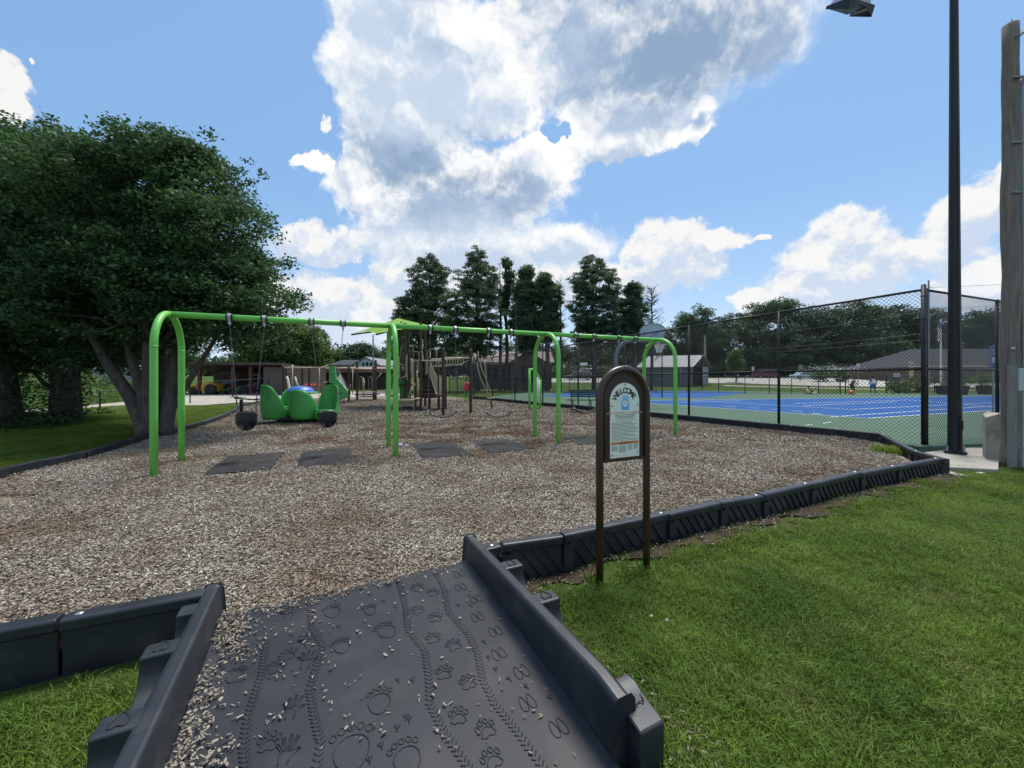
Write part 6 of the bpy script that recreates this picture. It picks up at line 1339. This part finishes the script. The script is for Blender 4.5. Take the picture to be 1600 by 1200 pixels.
def ellip_clumps(ells, n, r0, r1, shell=.55, zmin=None):
    C = []; vol = np.array([e[1][0]*e[1][1]*e[1][2] for e in ells])**.67; vol = vol/vol.sum()
    for e, f in zip(ells, vol):
        m = int(n*f); d = RNG.normal(0, 1, (m, 3)); d /= np.linalg.norm(d, axis=1)[:, None]
        lob = 1+.13*np.sin(d[:, 0]*5+e[0][0])*np.cos(d[:, 2]*6+e[0][1])+.10*np.sin(d[:, 1]*9+d[:, 2]*7)
        rad = (shell+(1-shell)*RNG.random(m)**.6)*lob
        C.append(np.array(e[0])+d*rad[:, None]*np.array(e[1]))
    C = np.concatenate(C); 
    if zmin is not None: C = C[C[:, 2] > zmin]
    return C, RNG.uniform(r0, r1, len(C))
def limbs_to(C, base_, k, r=.05, z0=.5, mid_=None):
    out_ = []
    for c in C[RNG.choice(len(C), min(k, len(C)), False)]:
        c = Vector(c); b = Vector(base_); h = b.lerp(c, .3); h.z = max(h.z, b.z+z0); out_.append(([b, h+Vector((0,0,.3)), b.lerp(c, .7)+Vector((0,0,.15)), c], [r, r*.7, r*.4, r*.12]))
    return out_
# big tree on the left
q = G(243, 684, -.02); bt_ = thing('big_tree', (q.x, q.y, -.02), 'large dark leafy tree with several grey stems behind the first arched leg', 'tree')
bx, by = q.x, q.y
E_ = [((-10.2, 10.9, 5.1), (3.1, 2.5, 3.15)), ((-8.4, 10.6, 4.7), (1.9, 2.0, 2.3)), ((-12.4, 11.0, 5.1), (2.5, 2.2, 3.1)), ((-7.4, 10.4, 3.6), (1.35, 1.5, 1.2)), ((-9.6, 9.7, 3.7), (2.7, 1.3, 1.5)), ((-9.3, 10.8, 6.9), (1.6, 1.6, 1.2))]
C, Rr = ellip_clumps(E_, 1150, .24, .62, .60, 1.75)
clumps_to_leaves(C, Rr, 105, .10, m_leafA, bt_, up=.6, flat=.36)
C2 = C+RNG.normal(0, .1, C.shape)
# loose sprays that roughen the outline
d = C-np.array([-9.6, 10.5, 4.8]); far = np.linalg.norm(d/np.array([4.2, 3.4, 4.0]), axis=1) > .80; Cs = C[far]+d[far]/np.linalg.norm(d[far], axis=1)[:, None]*RNG.uniform(.15, .6, far.sum())[:, None]
clumps_to_leaves(Cs, RNG.uniform(.12, .3, len(Cs)), 24, .105, m_leafA, bt_, 'outer_sprays', up=.5)
B0 = Vector((bx, by, -.15)); tl = []
def stem(px0, py0, px1, py1, Y0, Y1, r0, r1): r0 *= .70; r1 *= .70; a = P(px0, py0, Y0); b = P(px1, py1, Y1); return ([Vector((a.x, a.y, -.2)), a, a.lerp(b, .5)+Vector((random.uniform(-.08, .08), 0, .05)), b, b+(b-a)*.8], [r0*1.25, r0, (r0+r1)/2, r1, r1*.45])
tl += [stem(226, 668, 172, 575, by, by-.1, .26, .17), stem(232, 665, 205, 560, by, by+.1, .22, .14), stem(238, 666, 232, 545, by, by-.2, .24, .17), stem(258, 664, 272, 555, by+.2, by+.3, .27, .18), stem(246, 664, 252, 540, by+.4, by+.9, .2, .14), stem(262, 650, 330, 540, by+.3, by+.2, .14, .07)]
tl += limbs_to(C, (bx, by, 2.2), 36, .06)
trunk_mesh(bt_, tl)
def tree(name, px, Y, ells, label, m, nclump, per, leaf, r=(.3, .7), trunk_r=.25, zmin=None, group=None, limbs=26, flat=.6, th=None, up=.3, shell=.5):
    """ells given as (px, py, rx_px, ry_px) at distance Y"""
    b_ = base(px, Y); root = thing(name, b_, label, 'tree', group); sc_2 = Y/F
    E2 = [((P(ex, ey, Y).x, Y+RNG.uniform(-.3, .3)*rx*sc_2, P(ex, ey, Y).z), (rx*sc_2, rx*sc_2*.95, ry*sc_2)) for ex, ey, rx, ry in ells]
    C, Rr = ellip_clumps(E2, nclump, *r, shell, zmin); clumps_to_leaves(C, Rr, per, leaf, m, root, flat=flat, up=up)
    zt = max(e[0][2]+e[1][2]*.6 for e in E2) if th is None else th; top = Vector((E2[0][0][0], Y, zt)); b0 = Vector((b_.x, b_.y, b_.z-.2))
    l = [([b0, b0.lerp(top, .3)+Vector((.15, 0, 0)), b0.lerp(top, .65)+Vector((-.1, 0, 0)), top], [trunk_r*1.2, trunk_r, trunk_r*.6, trunk_r*.15])]
    for c in C[RNG.choice(len(C), min(limbs, len(C)), False)]:
        c = Vector(c); f = max(.12, min(.85, (c.z-b0.z)/(top.z-b0.z)-.18)); s_ = b0.lerp(top, f); l.append(([s_, s_.lerp(c, .5)+Vector((0,0,-.1)), c], [trunk_r*.35*(1-f*.5), trunk_r*.2, trunk_r*.06]))
    trunk_mesh(root, l); return root
# ivy covered neighbours at far left
tree('ivy_tree', 104, 12.6, [(70,350,120,130),(20,430,140,120),(140,450,110,90),(60,520,110,60)], 'dark tree with a thick ivy covered trunk left of the big tree', m_leafA, 1500, 80, .13, (.35, .75), .32, 1.9, up=.5, limbs=10)
q = base(104, 12.6); cc = np.column_stack([q.x+RNG.normal(0, .24, 2600), q.y+RNG.normal(0, .24, 2600), RNG.uniform(-.1, 2.6, 2600)]); leafmesh(cc, .10, m_leafA, bpy.data.objects['ivy_tree'], 'ivy')
tree('ivy_tree', 8, 11.6, [(-60,370,130,150),(-20,470,110,90),(-160,400,150,150)], 'dark overgrown tree at the left edge of the picture', m_leafA, 1300, 70, .13, (.35, .75), .34, 1.4, up=.5, limbs=10)
q = base(8, 11.6); cc = np.column_stack([q.x+RNG.normal(0, .3, 2600), q.y+RNG.normal(0, .3, 2600), RNG.uniform(-.1, 2.4, 2600)]); leafmesh(cc, .10, m_leafA, bpy.data.objects['ivy_tree.001'], 'ivy')
# undergrowth along the wire fence and the green bank
def shrub(px, Y, w_, h_, m, label, n=900, leaf=.11, name='shrub', group=None, kind=None):
    b_ = base(px, Y); r = thing(name, b_, label, 'shrub', group); C, Rr = ellip_clumps([((b_.x, b_.y, b_.z+h_*.45), (w_/2, w_/2*.8, h_*.55))], 60, .12*w_*.6, .2*w_*.6, .3, b_.z)
    clumps_to_leaves(C, Rr, n//60, leaf, m, r, 'foliage'); return r
def carpet(name, poly_px, hmax, n, leaf, m, label):
    """dense low growth over an area given by ground points"""
    P_ = np.array(poly_px); x = RNG.uniform(P_[:, 0].min(), P_[:, 0].max(), n); y = RNG.uniform(P_[:, 1].min(), P_[:, 1].max(), n); k = inpoly(x, y, poly_px); x, y = x[k], y[k]
    hh = hmax*(.25+.75*np.clip(.5+.5*np.sin(x*1.9+np.sin(y*2.3)*2)*np.cos(y*1.4+x*.6), 0, 1)); z = H(x, y)+hh*RNG.random(len(x))**.6
    o = leafmesh(np.column_stack([x, y, z]), leaf, m, None, name, .8); return tag(o, label, None, None, 'stuff')
carpet('ivy_ground_cover', [xy(-260, 10.0), xy(-60, 10.4), xy(60, 10.8), xy(112, 11.4), xy(140, 12.6), xy(110, 13.4), xy(-260, 12.2)], .5, 9000, .11, m_leafA, 'dark ivy under the trees at left')
carpet('weeds', [xy(-200, 16), xy(30, 17), xy(130, 19.6), xy(215, 24), xy(240, 30), xy(-200, 30)], 1.0, 26000, .16, m_weed, 'bright green weeds on the bank behind the gravel strip')
carpet('weeds', [xy(118, 14.5), xy(180, 15.3), xy(180, 15.9), xy(110, 15.2)], .35, 1200, .09, m_weed, 'weeds at the foot of the wire fence')
for i, (px, Y, w_, h_, nm) in enumerate(((60, 27, 5, 2.4, 'rounded green shrub on the bank, left'), (130, 28, 5, 2.0, 'rounded green shrub on the bank, before the white building'), (-60, 24, 6, 3.5, 'tall shrub on the bank at the picture edge'), (190, 31, 3.6, 1.3, 'low shrub at the foot of the white metal building'))):
    shrub(px, Y, w_, h_, m_weed if i % 2 else m_leafB, nm, 2600, .16, group=None)
for px, Y, nm in ((40, 34, 'tall dark tree beyond the green bank at left'), (-90, 30, 'tall dark tree far left behind the bank'), (150, 46, 'dark tree behind the white metal building'), (270, 50, 'dark tree behind the machine shed, left part')):
    tree('background_tree', px, Y, [(px, 480, 70*34/Y, 90), (px+20, 400, 60, 90), (px-30, 540, 70, 50)], nm, m_leafA, 420, 60, .30, (.7, 1.5), .3, 1.2)
# mid green trees behind the shed
tree('leafy_tree', 452, 46, [(440,546,50,36),(462,528,38,26),(412,558,44,26),(484,554,28,30)], 'rounded mid green tree rising behind the machine shed', m_leafB, 620, 75, .24, (.5, 1.1), .35, 1.8)
tree('leafy_tree', 497, 52, [(497,548,16,32),(490,528,14,14)], 'narrow dark tree at the right side of the mid green tree', m_leafC, 220, 60, .24, (.5, 1.0), .25, 1.8)
tree('leafy_tree', 566, 95, [(567,552,21,12),(575,560,22,12)], 'distant rounded tree above the pale blue gable roof', m_leafD, 220, 60, .45, (.9, 1.8), .3, 2)
tree('leafy_tree', 528, 110, [(528,558,26,9),(505,562,24,9)], 'distant pale green tree above the cream building', m_leafB, 200, 60, .5, (1, 2), .3, 2)
# conifers behind the swing frame: (x, top y, half width px, kind)
GR = 'tall dark conifers behind the courts'
con = [(672, 398, [(672,412,13,16),(674,440,34,32),(672,490,50,46),(646,495,28,40),(690,520,42,40),(640,530,30,30)], 'broadest dark conifer, leftmost of the row behind the canopy'),
       (746, 393, [(746,405,17,16),(748,438,36,32),(748,485,44,46),(752,530,40,30)], 'tall full conifer second from the left in the row'),
       (821, 418, [(822,430,12,14),(822,458,22,24),(818,500,24,30),(824,535,18,18)], 'narrow conifer right of the two thin bare stems'),
       (855, 430, [(851,442,13,14),(859,465,20,22),(856,505,21,26)], 'narrow open conifer next to the bare dead tree'),
       (928, 405, [(926,415,18,16),(928,446,38,30),(932,490,46,42),(950,520,38,26),(918,525,28,22)], 'big dense conifer right of the bare dead tree'),
       (990, 443, [(990,455,14,14),(988,485,24,28),(990,525,28,28)], 'smaller conifer right of the big dense one')]
for px, top, el, lab in con: tree('conifer', px, 46, el, lab, m_leafC, 185*len(el), 66, .18, (.24, .64), .26, None, GR, 46, .42, shell=.45)
for px, Y, el, lab in ((790, 47, [(792,412,6,8),(795,440,8,22),(788,470,7,16)], 'thin sparse conifer with bare stem between two full ones'),):
    tree('conifer', px, Y, el, lab, m_leafC, 150, 40, .22, (.3, .6), .22, None, GR, 40, .5)
def bare(px, Y, top, w_, label, n=70, name='bare_tree'):
    b_ = base(px, Y); r = thing(name, b_, label, 'tree'); zt = Zp(top, Y); l = [([b_-Vector((0,0,.2)), b_+Vector((.1,0,(zt-b_.z)*.5)), Vector((b_.x, Y, zt))], [.22, .14, .02])]; W = w_*Y/F
    for k in range(n):
        f = .25+.72*random.random(); s_ = b_+Vector((0,0,(zt-b_.z)*f)); a = random.uniform(0, 6.28); ln = W*(1-.65*f)*random.uniform(.6, 1.1); e_ = s_+Vector((math.cos(a)*ln, math.sin(a)*ln*.6, ln*random.uniform(.3, .9))); l.append(([s_, s_.lerp(e_, .5)+Vector((0,0,-.05)), e_], [.045, .03, .010]))
        for j in range(4): g_ = random.uniform(.3, .95); t_ = s_.lerp(e_, g_); d_ = Vector((random.uniform(-1, 1), random.uniform(-1, 1), random.uniform(.1, 1)))*ln*.3; l.append(([t_, t_+d_], [.018, .006]))
    trunk_mesh(r, l, 'trunk', mat('grey_bark', (.10, .085, .075), .95) if 'grey_bark' not in bpy.data.materials else bpy.data.materials['grey_bark']); return r
bare(875, 46, 432, 24, 'dead bare tree between the narrow conifer and the big one'); bare(1018, 48, 447, 36, 'bare branching tree at the right end of the conifer row', 110); bare(781, 46, 408, 14, 'thin bare stem beside the second conifer', 40)
bare(806, 44, 470, 22, 'low bare tree in front of the brown house', 50); bare(958, 46, 470, 24, 'small bare tree close to the big dense conifer', 60)
# row of round trees on the right, behind the road
GT = 'round trees behind the road'
rt = [(1085, 92, [(1083,500,28,16),(1075,528,38,28),(1098,545,38,34)], m_leafD, 'dark round tree just right of the last swing arch'),
      (1140, 96, [(1140,540,48,42),(1150,515,36,24)], m_leafD, 'dark tree left of the tallest one beyond the courts'),
      (1215, 92, [(1222,480,24,12),(1202,488,32,14),(1213,512,54,32),(1210,550,56,36)], m_leafD, 'tallest airy tree beyond the courts, over the maroon car'),
      (1275, 90, [(1270,500,34,20),(1280,530,54,36),(1265,560,50,28)], m_leafD, 'rounded tree right of the tallest one'),
      (1335, 88, [(1335,487,30,15),(1330,515,56,34),(1340,555,58,36)], m_leafD, 'broad dark tree over the round pale sign'),
      (1385, 94, [(1372,493,30,16),(1385,522,46,34),(1390,555,48,32)], m_leafD, 'dark tree left of the fence corner post'),
      (1435, 90, [(1432,498,32,14),(1430,528,46,32),(1440,558,46,30)], m_leafD, 'dark tree directly behind the fence corner post'),
      (1490, 98, [(1490,508,44,16),(1485,532,50,30)], m_leafD, 'dark tree behind the flagpole'),
      (1548, 94, [(1540,500,26,12),(1550,520,42,26),(1600,520,44,28),(1560,545,50,24)], m_leafD, 'dark tree above the brick building roof'),
      (1660, 90, [(1650,490,50,40),(1700,500,60,50)], m_leafD, 'dark tree beyond the utility pole')]
for px, Y, el, m, lab in rt: tree('broadleaf_tree', px, Y, el, lab, m, 150*len(el), 48, .42, (.7, 1.7), .35, None, GT, 30, .55)
tree('young_tree', 1150, 66, [(1148,568,11,14),(1148,555,6,8)], 'small light green tree in front of the dark row', m_weed, 120, 40, .25, (.3, .7), .1)
for px, lab in ((1283, 'white flowering shrub left part of the blossom'), (1312, 'white flowering shrub behind the round sign')):
    r = shrub(px, 68, 3.6, 2.6, m_leafB, lab, 2400, .2, 'flowering_shrub'); b_ = base(px, 68); n_ = 420; leafmesh(np.array([[b_.x, b_.y, b_.z+2.1]])+RNG.normal(0, 1, (n_, 3))*[1.5, 1.2, .4], .14, m_white, r, 'blossom')
for px, Y, w_, h_, lab in ((1404, 40, 2.4, 1.5, 'rounded green shrub behind the low fence right of the notice'), (1428, 41, 2.2, 1.0, 'low shrub right of the rounded one'), (1500, 50, 3, 1.6, 'shrub behind the black planters'), (1545, 60, 5, 2.6, 'dark bush against the brick building wall'), (1440, 62, 3, 1.4, 'low dark bush at the brick building corner')): shrub(px, Y, w_, h_, m_leafB, lab, 2400, .13)
mb = MB(); c = base(1432-20, 43); mb.ball(c+Vector((0,0,.9)), .5, 5, sx=1.3, sz=.7); tag(mb.build('pale_boulder', m_conc, smooth=True), 'pale boulder on the grass behind the low fence', 'boulder')
# far woods closing the horizon: nobody could count the trees
def woods(px0, px1, Y, topf, n, m, label, leaf=.7):
    px = RNG.uniform(px0, px1, n); t = np.array([topf(p) for p in px]); x = (px-CX)/F*Y; y = Y+RNG.normal(0, 3.5, n); zt = CH+(HY-t)*Y/F; g_ = H(x, y); lob = .80+.2*np.sin(px*.11+1.3)*np.sin(px*.043)+.08*np.sin(px*.5)
    z = g_+(zt-g_)*lob*RNG.random(n)**.75; C = np.column_stack([x, y, z]); Rr = RNG.uniform(1.0, 2.4, n)*Y/110
    o = clumps_to_leaves(C, Rr, 26, leaf, m, None, 'far_woods', .6); return tag(o, label, None, None, 'stuff')
woods(-500, 640, 120, lambda p: 552+8*math.sin(p*.02), 1500, m_leafD, 'far woods on the left horizon', .9)
woods(600, 1110, 108, lambda p: 534+6*math.sin(p*.05), 2400, m_leafD, 'dark far woods behind the houses', .8)
woods(1060, 1750, 125, lambda p: 540+6*math.sin(p*.04), 1300, m_leafD, 'far woods on the right horizon', .9)
carpet('hedge', [xy(860, 84), xy(1120, 84), xy(1120, 90), xy(860, 90)], 3.2, 9000, .5, m_leafD, 'dark hedge beyond the road in the middle')
carpet('hedge', [xy(1100, 86), xy(1420, 86), xy(1420, 91), xy(1100, 91)], 3.6, 12000, .5, m_leafD, 'dark hedge beyond the road on the right')
